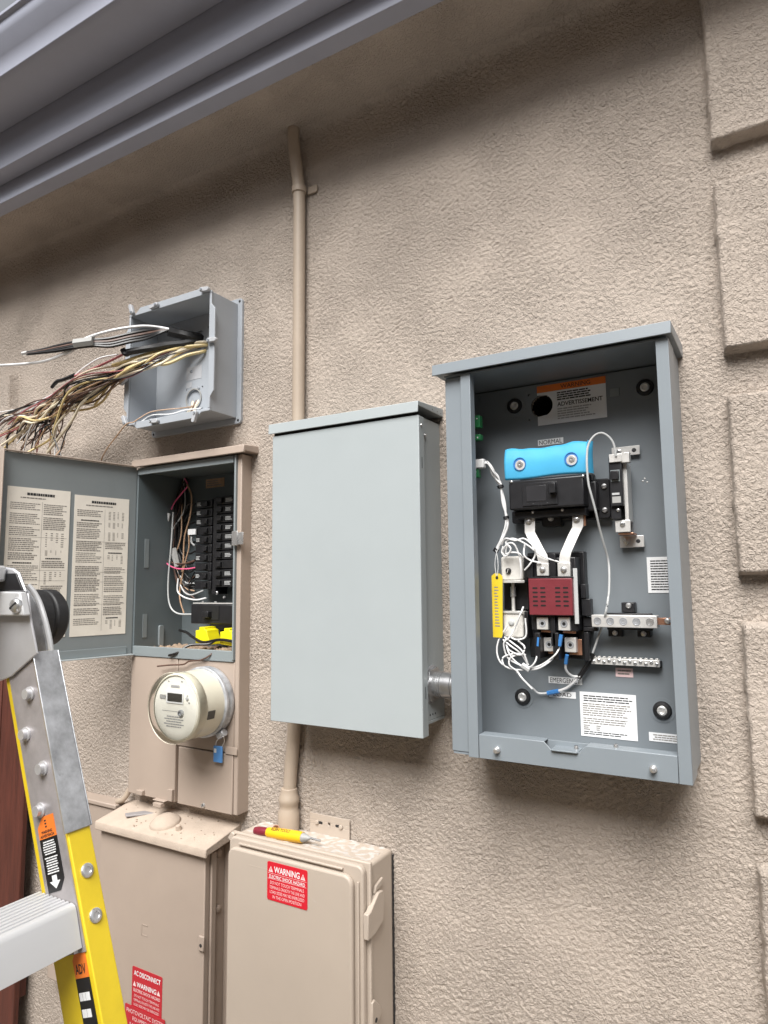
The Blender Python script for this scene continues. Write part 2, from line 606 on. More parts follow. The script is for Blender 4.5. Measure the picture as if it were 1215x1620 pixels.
# eave: stucco soffit, two stepped fascia boards, gutter, roof edge
xs = np.arange(-3.3, 1.0, .005)
ys = np.arange(-.196, .01, .005)
X, Y = np.meshgrid(xs, ys)
patch = np.clip(band(len(ys), len(xs), .25, .5, .005), 0, 1)
grid_mesh('soffit', X, Y, SOFFIT - 1.1 * stucco_relief(len(ys), len(xs), .005) * (.2 + patch), STUCCO, house, flip=True)
ex0, ex1 = -3.3, 1.0
MB().prism([(-.190, 2.712), (-.235, 2.712), (-.235, 2.77), (-.236, 2.84), (-.19, 2.84)], 'x', ex0, ex1).build('fascia_board', TRIM, house, bevel=.0015)
MB().prism([(-.2365, 2.770), (-.288, 2.770), (-.288, 2.90), (-.2365, 2.90)], 'x', ex0, ex1).build('fascia_board', TRIM, house, bevel=.0015)
gut = [(-.2885, 2.889), (-.405, 2.889), (-.418, 2.897), (-.420, 2.925), (-.428, 2.945), (-.452, 2.972), (-.456, 2.99), (-.456, 3.004),
       (-.466, 3.007), (-.466, 3.017), (-.45, 3.017), (-.45, 3.0), (-.445, 2.975), (-.42, 2.948), (-.413, 2.925), (-.411, 2.9), (-.2955, 2.895), (-.2955, 3.0), (-.2885, 3.0)]
MB().prism(gut, 'x', ex0, ex1).build('gutter', TRIM, house, bevel=.0015)
MB().prism([(-.31, 3.005), (-.31, 3.02), (3.2, 4.25), (3.2, 4.22), (-.2, 2.95), (-.28, 2.95)], 'x', ex0, ex1).build('roof', material('roof shingle', (.30, .262, .222), .9, var=.3, vscale=30, bump=.004, bscale=60), house)

# ------------------------------------------------------------------ unseen house, added to block low sky light from the wall
nh = thing('sky_block_house', 'unseen plain stucco house added across the yard to block low sky light', 'house', (0, -6.5, 0))
bx('wall', STUCCO, nh, -14, 14, -9, -4.4, 0, 3.7)
MB().prism([(-3.95, 3.7), (-3.95, 3.86), (-6.7, 5.1), (-9.4, 3.86), (-9.4, 3.7)], 'x', -14.5, 14.5).build('roof', material('sky block shingle', (.09, .085, .08), .9, var=.3, vscale=20), nh)
for x_ in (-7.0, -1.5, 4.5):
    wf = bx('window', TRIM, nh, x_, x_ + 1.5, -4.42, -4.385, 1.0, 2.2, .01)
    bx('pane', LCD, wf, x_ + .08, x_ + 1.42, -4.384, -4.380, 1.08, 2.12)

# ------------------------------------------------------------------ beige conduit
conduit = thing('conduit', 'painted beige conduit running up the wall behind the closed grey box', 'conduit', (-1.045, -.02, .94))
MB().tube([(-1.062, -.024, .955), (-1.058, -.021, 1.05), (-1.05, -.02, 1.14), (-1.041, -.02, 1.35), (-1.040, -.02, 1.9), (-1.039, -.02, 2.40), (-1.04, -.02, 2.53), (-1.046, -.022, 2.6), (-1.054, -.026, 2.68), (-1.055, -.026, 2.725)], .0160, 16, 8).build('pipe', PIPE, conduit, smooth=True)
MB().lathe((-1.061, -.024, .945), [(.026, -.03), (.026, .012), (.0225, .018), (.0225, .028), (.025, .034), (.025, .044), (.0215, .050), (.0195, .066)], (0.01, 0, 1), 20).build('coupling', PIPE, conduit, bevel=.0012)
st = MB()
st.lathe((-1.0402, -.02, 2.535), [(.0195, 0), (.0195, .016)], (0, 0, 1), 20)
st.box(-1.022, -.992, -.007, -.002, 2.533, 2.553)
st.build('strap', PIPE, conduit, bevel=.0008)


def rrect(x0, x1, z0, z1, r, n=5):
    p = []
    for cx_, cz_, a0 in ((x1 - r, z1 - r, 0), (x0 + r, z1 - r, 90), (x0 + r, z0 + r, 180), (x1 - r, z0 + r, 270)):
        for k in range(n + 1):
            a = math.radians(a0 + 90 * k / n)
            p.append((cx_ + r * math.cos(a), cz_ + r * math.sin(a)))
    return p


# ------------------------------------------------------------------ open meter-main panel
panel = thing('breaker_cabinet', 'beige electrical panel set into the wall, door open on black breakers', 'cabinet', (-1.42, 0, .925))
PB = .142
MB().prism([(.004, 1.872), (-.058, 1.868), (-.060, 1.847), (-.052, 1.847), (-.052, 1.852), (.004, 1.852)], 'x', -1.622, -1.188).build('top_cap', BEIGE, panel, bevel=.002)
bx('side_wall', PANELIN, panel, -1.622, -1.612, -.040, PB, 1.309, 1.843, .001)
bx('side_wall', PANELIN, panel, -1.2365, -1.2325, -.036, PB, 1.309, 1.843)
bx('back_wall', PANELIN, panel, -1.6115, -1.237, PB - .003, PB, 1.309, 1.843)
bx('top_wall', PANELIN, panel, -1.6115, -1.237, -.036, PB - .004, 1.838, 1.842)
bx('head_lip', GREYD, panel, -1.6115, -1.237, -.044, -.037, 1.826, 1.846, .001)
bx('shelf', PANELIN, panel, -1.6115, -1.237, -.034, PB - .004, 1.309, 1.317)
bx('shelf_lip', GREYD, panel, -1.6115, -1.228, -.044, -.0345, 1.304, 1.332, .0015)
gx = np.linspace(-1.609, -1.239, 60)
gy = np.linspace(-.033, PB - .006, 30)
GX, GY = np.meshgrid(gx, gy)
grid_mesh('grit_layer', GX, GY, 1.3185 + .003 * np.clip(band(30, 60, .02, .6, .006), 0, 2) ** 1.5, DIRT, panel)
MB().box(-1.232, -1.2265, -.046, .0, 1.309, 1.846).build('frame_stile', GREYD, panel, bevel=.001)
MB().box(-1.226, -1.211, -.040, .006, .926, 1.848).build('side_band', BEIGE, panel, bevel=.0025)
# lower covers
bx('cover', BEIGE, panel, -1.618, -1.4325, -.041, .01, .926, 1.3035, .002)
bx('cover', BEIGE, panel, -1.4305, -1.2265, -.040, .01, 1.0745, 1.3035, .002)
bx('cover', BEIGE, panel, -1.4205, -1.2265, -.0425, .01, .926, 1.0725, .002)
bx('cover_channel', BEIGE, panel, -1.4315, -1.4225, -.031, .01, .926, 1.0725)
bx('joint_ledge', BEIGE, panel, -1.25, -1.2105, -.0455, -.0435, 1.0735, 1.0925, .001)
rivet('seal_screw', STEEL, panel, (-1.3242, -0.043, 0.9359), .006, .005, slot=INK)
for q in ((-1.572, -1.548, -.052, -.0415, .930, .942), (-1.5, -1.456, -.056, -.0415, .9265, .929), (-1.49, -1.46, -.064, -.050, .914, .924), (-1.452, -1.434, -.050, -.0415, .930, .960)):
    bx('bottom_tab', BEIGE, panel, *q, .001)
# hasp on the right stile
x0, x1, z0, z1 = -1.2286, -1.2089, 1.604, 1.642
MB().box(x0, x1, -.056, -.053, z0, z1).box(x1 - .001, x1 + .017, -.053, -.0505, z0 + .002, z1 - .004).build('hasp', STEEL, panel, bevel=.001)
# the slots and the drop tab on the left inner wall
for (za, zb, ya, yb) in ((1.555, 1.64, -.012, .004), (1.70, 1.71, 0, 0), (1.352, 1.42, -.012, .004)):
    if yb > ya:
        MB().box(-1.6115, -1.6105, ya, yb, za, zb).build('knockout', GREYD, panel, bevel=.0004)
MB().prism(rrect(.045, .062, 1.322, 1.385, .006), 'x', -1.6112, -1.604).build('drop_tab', GREYD, panel, bevel=.001)
x0, x1, z0, z1 = -1.5188, -1.4423, 1.8009, 1.8284
bx('rating_label', TANW, panel, x0, x1, .1375, .1385, z0, z1)
print_rows(INKG, panel, x0 + .006, x1 - .006, z0 + .004, z1 - .004, .1370, 3)
# door, swung open square to the wall
ux, uy = (-1.617 + 1.686), (-.04 + .404)
ln = math.hypot(ux, uy)
ux, uy = ux / ln, uy / ln
DF = Matrix(((ux, -uy, 0, -1.686), (uy, ux, 0, -.404), (0, 0, 1, 1.31), (0, 0, 0, 1)))
DW = ln
DOORIN = material('grey door paint', (.215, .238, .245), .36, var=.05, vscale=6, bump=.0001, bscale=400, spots=((.22, .245, .25), .68, 10))
door = MB(DF).box(0, DW - .003, 0, .0015, 0, .538).build('door', DOORIN, panel)
MB(DF).box(0, DW - .003, .0018, .003, 0, .538).build('outer_skin', BEIGE, door)
MB(DF).box(-.0035, -.0003, -.020, .003, -.001, .539).build('edge_return', BEIGE, door, bevel=.0008)
MB(DF).box(.0, DW - .004, -.018, -.0003, -.0035, -.0003).build('edge_return', GREY, door, bevel=.0008)
MB(DF).box(0, DW - .004, -.012, -.0003, .5385, .5415).build('edge_return', BEIGE, door, bevel=.0008)
MB(DF).box(0, DW - .02, -.0035, -.0003, .0, .022).build('edge_return', GREYD, door, bevel=.001)
def sheet(u0, u1, w0, w1, seed):
    lab = MB(DF).box(u0, u1, -.0012, -.0002, w0, w1).build('instruction_sheet', PAPER, door)
    y = -.0015
    w_, h_ = u1 - u0, w1 - w0
    mid = u0 + w_ * .55
    print_rows(INK, lab, u0 + w_ * .3, u1 - w_ * .25, w1 - h_ * .055, w1 - h_ * .03, y, 1, DF, .7, .04, .1, 0, seed=seed)
    print_rows(INKG, lab, u0 + w_ * .2, u1 - w_ * .2, w1 - h_ * .075, w1 - h_ * .062, y, 1, DF, .6, seed=seed)
    r_ = random.Random(seed)
    for (a, b) in ((u0 + w_ * .05, mid - w_ * .03), (mid + w_ * .02, u1 - w_ * .05)):
        w = w1 - h_ * .10
        while w > w0 + h_ * .04:
            rows = r_.randint(3, 8)
            hh = h_ * .0128 * rows
            if w - hh < w0 + h_ * .02:
                break
            if r_.random() < .2:
                print_rows(INK, lab, a + (b - a) * .15, b - (b - a) * .15, w - h_ * .014, w, y, 1, DF, .6, .05, .12, .2, seed=r_.randint(0, 99))
                w -= h_ * .02
            if a > u0 + w_ * .3 and r_.random() < .4:        # small diagrams and tables
                m = MB(DF)
                for k in range(4):
                    xx = a + (b - a) * (.12 + .22 * k)
                    ww = (b - a) * r_.uniform(.04, .12)
                    for q in range(r_.randint(3, 7)):
                        za = w - hh * (q + .5) / 7 * 1.0
                        m.add([(xx, y, za - hh * .05), (xx + ww, y, za - hh * .05), (xx + ww, y, za), (xx, y, za)], [(0, 1, 2, 3)])
                m.build('print', INKG, lab)
            else:
                print_rows(INKG, lab, a, b, w - hh, w, y, rows, DF, r_.uniform(.42, .6), .03, .14, .25, seed=r_.randint(0, 999))
            w -= hh + h_ * r_.choice((.006, .012, .02))
    m = MB(DF)
    for f in (mid - w_ * .006,):
        m.add([(f, y, w0 + h_ * .03), (f + w_ * .004, y, w0 + h_ * .03), (f + w_ * .004, y, w1 - h_ * .09), (f, y, w1 - h_ * .09)], [(0, 1, 2, 3)])
    for k in (.33, .55, .62, .78):
        zz = w1 - h_ * k
        m.add([(u0 + w_ * .04, y, zz), (u1 - w_ * .04, y, zz), (u1 - w_ * .04, y, zz + h_ * .0015), (u0 + w_ * .04, y, zz + h_ * .0015)], [(0, 1, 2, 3)])
    m.build('print', INKG, lab)
(a0, b0), (a1, b1), (a2, b2), (a3, b3) = (0.0171, 0.4494), (0.1754, 0.4486), (0.1911, 0.4431), (0.3457, 0.441)
(c0, d0), (c1, d1) = (0.1858, 0.0593), (0.3467, 0.0562)
sheet(a0, (a1 + (0.1775, 0.0598)[0]) / 2, d0, (b0 + b1) / 2, 3)
sheet((a2 + c0) / 2, (a3 + c1) / 2, (d0 + d1) / 2, (b2 + b3) / 2, 8)
# breakers
BF = .085
bl0, bl1, bzb, bzt = -1.5035, -1.4391, 1.5027, 1.7437
br0, br1, _a, _b = -1.4227, -1.3438, 1.5021, 1.7376
pitch = (bzt - bzb) / 9
bx('bus_spine', BLACK, panel, bl1 + .001, br0 - .001, BF + .004, PB - .004, bzb - pitch, bzt + pitch * .6, .001)
tabs = random.Random(4)
for side, (x0, x1) in enumerate(((bl0, bl1), (br0, br1))):
    for k in range(10):
        zc = bzt - k * pitch + side * .006
        b = MB().box(x0, x1, BF, PB - .004, zc - pitch * .45, zc + pitch * .45).build('circuit_breaker', BLACK, panel, bevel=.0012)
        w = x1 - x0
        hx = x0 + w * (.68 if side == 0 else .22)
        MB().box(hx - w * .13, hx + w * .13, BF - .009, BF - .0005, zc - pitch * .26, zc + pitch * .26).build('toggle', BLACK, b, bevel=.001)
        MB().box(hx - w * .2, hx + w * .2, BF - .0006, BF - .0001, zc - pitch * .32, zc + pitch * .32).build('recess', BLACKM, b)
        lx = x0 + w * (.05 if side == 0 else .48)
        lw = w * (.27 if side == 0 else .36)
        if not (side == 0 and k in (3, 5, 7, 9)) and not (side == 1 and k in (7,)):
            print_rows(GWIRE, b, lx, lx + lw, zc - pitch * .22, zc + pitch * .22, BF - .0008, 3, None, .6, .12, .3, .35, seed=k * 7 + side)
        if side == 1 and k > 1:
            MB().box(x0 + w * .1, x0 + w * .13, BF - .0012, BF, zc - pitch * .12, zc + pitch * .12).build('mark', WHITE, b)
# lugs under the breaker stacks
rivet('lug_screw', STEEL, panel, (-1.4242, 0.095, 1.4796), .006, .004, slot=INK)
rivet('lug_screw', STEEL, panel, (-1.3941, 0.095, 1.4668), .004, .004)
x0, x1, z0, z1 = -1.4939, -1.3311, 1.3917, 1.4474
mb_ = bx('main_breaker', BLACK, panel, x0, x1, .062, PB - .004, z0, z1, .003)
bx('handle', BLACK, mb_, x0 + .06, x0 + .085, .045, .0615, z0 + .018, z0 + .036, .002)
bx('handle_guard', BLACKM, mb_, x0 + .05, x0 + .112, .0600, .0617, z0 + .012, z0 + .052, .0005)
bx('metal_strip', TIN, panel, x0 + .004, x1, .066, .075, z1 + .0015, z1 + .0045)
for a in (.04, .09):
    rivet('strip_screw', STEEL, panel, (x0 + a, .070, z1 + .005), .004, .004, (0, -.4, 1))
for (p0, p1, q0, q1) in ((-1.4383, -1.3894, 1.336, 1.3851), (-1.3441, -1.2976, 1.3359, 1.3838)):
    lug = MB().prism([(p0, q0 + .004), (p1 + .004, q0), (p1 + .004, q0 + .014), (p1 - .004, q0 + .03), (p1 - .006, q1 - .008), (p0 + .034, q1 - .006), (p0 + .034, q1), (p0 + .014, q1), (p0 + .014, q1 - .008), (p0, q1 - .01)], 'y', .028, .075).build('lug_cover', YELP, panel, bevel=.0015)
    MB().box(p0 + .004, p1, .0745, .09, q0, q1 - .012).build('lug_body', BLACK, lug, bevel=.001)


def wire(parent, mat, pts, r, name='wire'):
    return MB().tube(pts, r, 7, 6).build(name, mat, parent, smooth=True)


wire(panel, BWIRE, [(-1.5579, 0.08, 1.3695), (-1.4945, 0.05, 1.3657), (-1.4506, 0.03, 1.3558), (-1.3983, 0.02, 1.3442), (-1.3367, 0.02, 1.3532), (-1.2813, 0.02, 1.3499)], .004)
wire(panel, BWIRE, [(-1.4574, -0.05, 1.3119), (-1.4313, -0.045, 1.3193), (-1.4101, -0.02, 1.3384), (-1.371, 0.012, 1.3406), (-1.3456, 0.022, 1.3527), (-1.2766, 0.015, 1.3488)], .0035)
wire(panel, BRWIRE, [(-1.4897, -0.06, 1.2824), (-1.4437, -0.055, 1.2876), (-1.3989, -0.052, 1.2912), (-1.3776, -0.05, 1.3004), (-1.3379, -0.048, 1.3054), (-1.306, -0.046, 1.3198), (-1.3092, -0.02, 1.3404)], .0022)
# black home-run conductors down the left side
wire(panel, BWIRE, [(-1.6009, 0.125, 1.8474), (-1.5937, 0.115, 1.7815), (-1.6029, 0.11, 1.6973), (-1.5844, 0.105, 1.7107), (-1.5534, 0.1, 1.7496), (-1.529, 0.105, 1.7502)], .0036)
wire(panel, BWIRE, [(-1.5881, 0.125, 1.8462), (-1.5952, 0.115, 1.7742), (-1.607, 0.11, 1.6972), (-1.5782, 0.105, 1.6956), (-1.5524, 0.1, 1.7162), (-1.5282, 0.105, 1.721)], .0028)
wire(panel, BWIRE, [(-1.5936, 0.125, 1.8467), (-1.6044, 0.115, 1.7761), (-1.6034, 0.11, 1.7051), (-1.5734, 0.105, 1.6817), (-1.5515, 0.1, 1.688), (-1.5274, 0.105, 1.6938)], .0028)
wire(panel, BWIRE, [(-1.5928, 0.125, 1.8466), (-1.5854, 0.115, 1.7804), (-1.5964, 0.11, 1.7013), (-1.5858, 0.105, 1.6667), (-1.5508, 0.1, 1.662), (-1.5266, 0.105, 1.6629)], .0036)
wire(panel, BWIRE, [(-1.5886, 0.125, 1.8463), (-1.5961, 0.115, 1.7777), (-1.613, 0.11, 1.7007), (-1.5755, 0.105, 1.6515), (-1.5498, 0.1, 1.6278), (-1.5258, 0.105, 1.634)], .0028)
wire(panel, BWIRE, [(-1.5933, 0.125, 1.8467), (-1.5852, 0.115, 1.7731), (-1.5899, 0.11, 1.6955), (-1.6106, 0.105, 1.6244), (-1.5489, 0.1, 1.5989), (-1.525, 0.105, 1.6052)], .0028)
wire(panel, BWIRE, [(-1.5953, 0.125, 1.8469), (-1.5902, 0.115, 1.7838), (-1.5952, 0.11, 1.6981), (-1.6078, 0.105, 1.64), (-1.5481, 0.1, 1.5712), (-1.5242, 0.105, 1.5784)], .0036)
wire(panel, BWIRE, [(-1.6034, 0.125, 1.8476), (-1.5882, 0.115, 1.7804), (-1.6182, 0.11, 1.7061), (-1.5938, 0.105, 1.6236), (-1.5474, 0.1, 1.5473), (-1.5235, 0.105, 1.5517)], .0028)
wire(panel, BWIRE, [(-1.604, 0.125, 1.8476), (-1.5902, 0.115, 1.782), (-1.5932, 0.11, 1.6884), (-1.6008, 0.105, 1.6213), (-1.59, 0.1, 1.5722), (-1.5467, 0.1, 1.5248), (-1.5227, 0.105, 1.525)], .0028)
wire(panel, BWIRE, [(-1.5947, 0.125, 1.8468), (-1.6052, 0.115, 1.7851), (-1.6093, 0.11, 1.6981), (-1.6111, 0.105, 1.6405), (-1.578, 0.1, 1.572), (-1.5462, 0.1, 1.5076), (-1.5223, 0.105, 1.5099)], .0036)
wire(panel, BWIRE, [(-1.5886, 0.125, 1.8463), (-1.586, 0.115, 1.7809), (-1.6077, 0.11, 1.7002), (-1.5975, 0.105, 1.629), (-1.5846, 0.1, 1.5721), (-1.5459, 0.1, 1.4978), (-1.5221, 0.105, 1.5023)], .0028)
wire(panel, BWIRE, [(-1.5887, 0.12, 1.8416), (-1.5845, 0.1, 1.7437), (-1.6179, 0.095, 1.6723), (-1.5917, 0.09, 1.579), (-1.5484, 0.09, 1.4988), (-1.5207, 0.1, 1.5421)], .0021)
wire(panel, BRWIRE, [(-1.586, 0.12, 1.8413), (-1.5889, 0.1, 1.7442), (-1.6175, 0.095, 1.6621), (-1.6003, 0.09, 1.5597), (-1.5684, 0.09, 1.4949), (-1.5204, 0.1, 1.5307)], .0021)
wire(panel, BWIRE, [(-1.5976, 0.12, 1.8424), (-1.5834, 0.1, 1.7515), (-1.6042, 0.095, 1.6521), (-1.6075, 0.09, 1.586), (-1.5457, 0.09, 1.5043), (-1.52, 0.1, 1.5193)], .0021)
wire(panel, GWIRE, [(-1.5974, 0.12, 1.8423), (-1.5698, 0.1, 1.736), (-1.6192, 0.095, 1.6625), (-1.602, 0.09, 1.5781), (-1.554, 0.09, 1.5148), (-1.5197, 0.1, 1.508)], .0021)
wire(panel, BWIRE, [(-1.5837, 0.12, 1.8411), (-1.6117, 0.1, 1.7572), (-1.5842, 0.095, 1.6615), (-1.5894, 0.09, 1.5691), (-1.5575, 0.09, 1.508), (-1.5194, 0.1, 1.4966)], .0021)
wire(panel, TANW, [(-1.5987, 0.12, 1.8425), (-1.5813, 0.1, 1.7364), (-1.5761, 0.095, 1.6549), (-1.5924, 0.09, 1.5763), (-1.5516, 0.09, 1.4992), (-1.5191, 0.1, 1.4853)], .0021)
wire(panel, BWIRE, [(-1.5968, 0.12, 1.8423), (-1.6033, 0.1, 1.752), (-1.599, 0.095, 1.6526), (-1.5865, 0.09, 1.5864), (-1.5484, 0.09, 1.5066), (-1.5188, 0.1, 1.474)], .0021)
wire(panel, BRWIRE, [(-1.5876, 0.12, 1.8415), (-1.6038, 0.1, 1.7507), (-1.6051, 0.095, 1.6537), (-1.6034, 0.09, 1.5708), (-1.5653, 0.09, 1.4987), (-1.5185, 0.1, 1.4627)], .0021)
wire(panel, PINKW, [(-1.5722, 0.1, 1.8315), (-1.5472, 0.09, 1.8065), (-1.5656, 0.085, 1.7839), (-1.5976, 0.085, 1.7569), (-1.6107, 0.085, 1.7361)], .0022)
wire(panel, TANW, [(-1.5501, 0.09, 1.8106), (-1.5249, 0.085, 1.7711), (-1.5285, 0.085, 1.7135), (-1.5559, 0.09, 1.6479), (-1.5589, 0.09, 1.5713), (-1.5634, 0.09, 1.5427)], .0024)
wire(panel, TANW, [(-1.5404, 0.09, 1.6665), (-1.5342, 0.088, 1.6182), (-1.5488, 0.088, 1.571), (-1.5646, 0.085, 1.4952), (-1.558, 0.08, 1.4575), (-1.541, 0.08, 1.4201)], .0022)
wire(panel, GWIRE, [(-1.5966, 0.08, 1.7269), (-1.5961, 0.075, 1.6295), (-1.6002, 0.07, 1.5145), (-1.587, 0.065, 1.4483), (-1.554, 0.065, 1.4206), (-1.4892, 0.068, 1.4176)], .0024)
wire(panel, PINKW, [(-1.6322, 0.08, 1.6351), (-1.6317, 0.078, 1.6077), (-1.6161, 0.075, 1.5723), (-1.5745, 0.075, 1.5542), (-1.5317, 0.08, 1.5515), (-1.5029, 0.085, 1.5547)], .0022)
wire(panel, BRWIRE, [(-1.6434, 0.08, 1.6355), (-1.634, 0.078, 1.5922), (-1.5969, 0.08, 1.572), (-1.5535, 0.085, 1.5672), (-1.5113, 0.09, 1.5758)], .0026)
fuse = MB().tube([(-1.6136, 0.078, 1.7239), (-1.6215, 0.074, 1.6791)], .0062, 10, 2).build('fuse_holder', WHITE, panel, smooth=True)
wire(panel, BLACK, [(-1.6214, 0.074, 1.6771), (-1.6286, 0.074, 1.6463)], .0075, 'fuse_cap')
wire(panel, WWIRE, [(-1.5736, 0.085, 1.5237), (-1.5718, 0.082, 1.4857), (-1.5398, 0.08, 1.4669), (-1.4925, 0.08, 1.4596), (-1.4518, 0.08, 1.4652)], .0024)
wire(panel, GWIRE, [(-1.5649, 0.085, 1.5046), (-1.5423, 0.082, 1.4819), (-1.5132, 0.082, 1.4744), (-1.4676, 0.085, 1.4872)], .0022)
wire(panel, SLEEVE, [(-1.5989, 0.088, 1.6147), (-1.5807, 0.088, 1.5583)], .010, 'sleeve')
wire(panel, GWIRE, [(-1.5213, 0.085, 1.6481), (-1.5208, 0.085, 1.6309), (-1.5105, 0.088, 1.6211)], .0026)
x0, x1, z0, z1 = -1.5298, -1.4981, 1.6531, 1.6703
bx('wire_marker', WHITE, panel, x0, x1, .078, .082, z0, z1, .0006)

# ------------------------------------------------------------------ round electric meter
MC = (-1.312, -.0425, 1.2015)
meter = thing('electric_meter', 'round cream electric meter with small dark display plugged into the beige panel', 'meter', (MC[0], MC[1], MC[2] - .09))
MB().lathe(MC, [(.078, -.001), (.0885, .0), (.0895, .004), (.0895, .012), (.0865, .016), (.0865, .019), (.090, .021), (.090, .027), (.085, .030), (.082, .030)], n=56).build('sealing_ring', GALV, meter, smooth=True)
MB().lathe((MC[0], MC[1] - .029, MC[2]), [(.084, 0), (.0835, .07), (.0825, .082), (.079, .085), (.0775, .0845)], n=56, close=False).build('housing', METERB, meter, smooth=True)
FY = MC[1] - .111
MB().lathe((MC[0], FY + .002, MC[2]), [(.079, 0), (.0785, .002)], n=56).build('face', METERF, meter)
MB().lathe((MC[0], MC[1] - .0905, MC[2]), [(.0855, 0), (.0868, .004), (.0868, .028), (.0845, .0345), (.080, .037), (.04, .039), (.001, .0395)], n=56, close=False).build('clear_cover', GLASS, meter, smooth=True)
MB().lathe((MC[0], MC[1] - .1245, MC[2]), [(.0858, 0), (.0866, .001), (.0858, .002)], n=56, close=False).build('cover_rim', METERB, meter, smooth=True)
fx, fz = MC[0], MC[2]
fy = FY - .0005
d_ = bx('display_frame', WHITE, meter, fx - .034, fx + .025, fy - .002, fy, fz + .009, fz + .040, .0008)
bx('display', LCD, d_, fx - .029, fx + .022, fy - .0028, fy - .0021, fz + .014, fz + .034)
bx('side_window', SLEEVE, meter, fx - .058, fx - .038, fy - .0012, fy, fz + .018, fz + .028)
print_rows(INKL, meter, fx - .02, fx + .012, fz + .046, fz + .056, fy - .0006, 1, None, .6, .1, .3, .1)
for a, b in ((-.028, .062), (.018, .064), (.038, .030), (.044, .014)):
    MB().lathe((fx + a, fy + .0002, fz + b), [(.0022, 0), (.0022, .001)], n=10).build('face_screw', SLEEVE, meter)
MB().lathe((fx + .038, fy + .0002, fz + .024), [(.0045, 0), (.004, .003), (.001, .0035)], n=14).build('button', GWIRE, meter, smooth=True)
MB().lathe((fx + .018, fy + .0002, fz - .012), [(.0085, 0), (.0075, .006), (.0045, .0065), (.0045, .003), (.001, .003)], n=18).build('optical_port', GALV, meter, smooth=True)
print_rows(INKL, meter, fx - .042, fx + .028, fz - .050, fz - .020, fy - .0006, 5, None, .45, .04, .16, .3, center=True)
MB().add([(fx - .05, fy - .0006, fz - .0105), (fx + .004, fy - .0006, fz - .0105), (fx + .004, fy - .0006, fz - .0095), (fx - .05, fy - .0006, fz - .0095)], [(0, 1, 2, 3)]).build('print', INKL, meter)
M_ = Matrix.Translation((MC[0], MC[1] - .078, MC[2])) @ Matrix.Rotation(math.radians(12), 4, 'Y')
MB(M_).box(.0815, .0848, -.008, .016, -.0105, .0105).build('rating_window', LCD, meter, bevel=.0008)
rc = MB().lathe((MC[0] + .058, MC[1] - .012, MC[2] - .077), [(.010, -.012), (.010, .012)], (1, 0, .55), 12).build('ring_latch', GALV, meter, bevel=.0015)

seal = thing('meter_seal', 'small blue plastic seal tag hanging below the round meter', 'seal', (-1.2672, -0.052, 1.0539))
x0, x1, z0, z1 = -1.2808, -1.2524, 1.0525, 1.093
MB().box(x0, x1, -.056, -.050, z0, z1).build('tag', material('seal blue', (.10, .28, .62), .35, var=.1), seal, bevel=.0015)
bx('white_patch', WHITE, seal, x0 + .003, x0 + .011, -.0568, -.0562, z0 + .024, z0 + .034)
wire(seal, STEEL, [(-1.2758, -0.053, 1.0907), (-1.2689, -0.056, 1.1062), (-1.2439, -0.062, 1.1209), (-1.241, -0.058, 1.1095), (-1.254, -0.053, 1.0915)], .0009)

# ------------------------------------------------------------------ grey junction box with pulled-out wires
jb = thing('junction_box', 'open grey plastic junction box below the eave with wires pulled out', 'junction box', (-1.42, 0, 1.94))
jx0, jx1, jz0, jz1 = -1.583, -1.262, 1.958, 2.283
jy = -.106
t_ = .005
MB().plate(jx0 + t_, jx1 - t_, jz0 + t_, jz1 - t_, -.0125, -.009, HOLES[:2]).build('back_wall', JBGREY, jb)
bx('side_wall', JBGREY, jb, jx0, jx0 + t_, jy, -.0088, jz0, jz1, .001)
bx('side_wall', JBGREY, jb, jx1 - t_, jx1, jy, -.0088, jz0, jz1, .001)
bx('side_wall', JBGREY, jb, jx0 + t_, jx1 - t_, jy, -.0088, jz1 - t_, jz1 - .0002, .001)
bx('side_wall', JBGREY, jb, jx0 + t_, jx1 - t_, jy, -.0088, jz0 + .0002, jz0 + t_, .001)
# rim flange round the opening, wider in the middle of each side
fl = .013
def rimbar(horizontal, at_, a0, a1, sgn):
    pts = [(a0, at_), (a0 + .03, at_), (a0 + .045, at_ + sgn * fl), (a1 - .045, at_ + sgn * fl), (a1 - .03, at_), (a1, at_), (a1, at_ - sgn * .007), (a0, at_ - sgn * .007)]
    if not horizontal:
        pts = [(q, p) for p, q in pts]
    MB().prism(pts, 'y', jy - .006, jy - .0003).build('rim', JBGREY, jb, bevel=.0012)
rimbar(True, jz1 + .002, jx0 - .002, jx1 + .002, 1)
rimbar(True, jz0 - .002, jx0 - .002, jx1 + .002, -1)
rimbar(False, jx0 - .002, jz0 + .0055, jz1 - .0055, -1)
rimbar(False, jx1 + .002, jz0 + .0055, jz1 - .0055, 1)
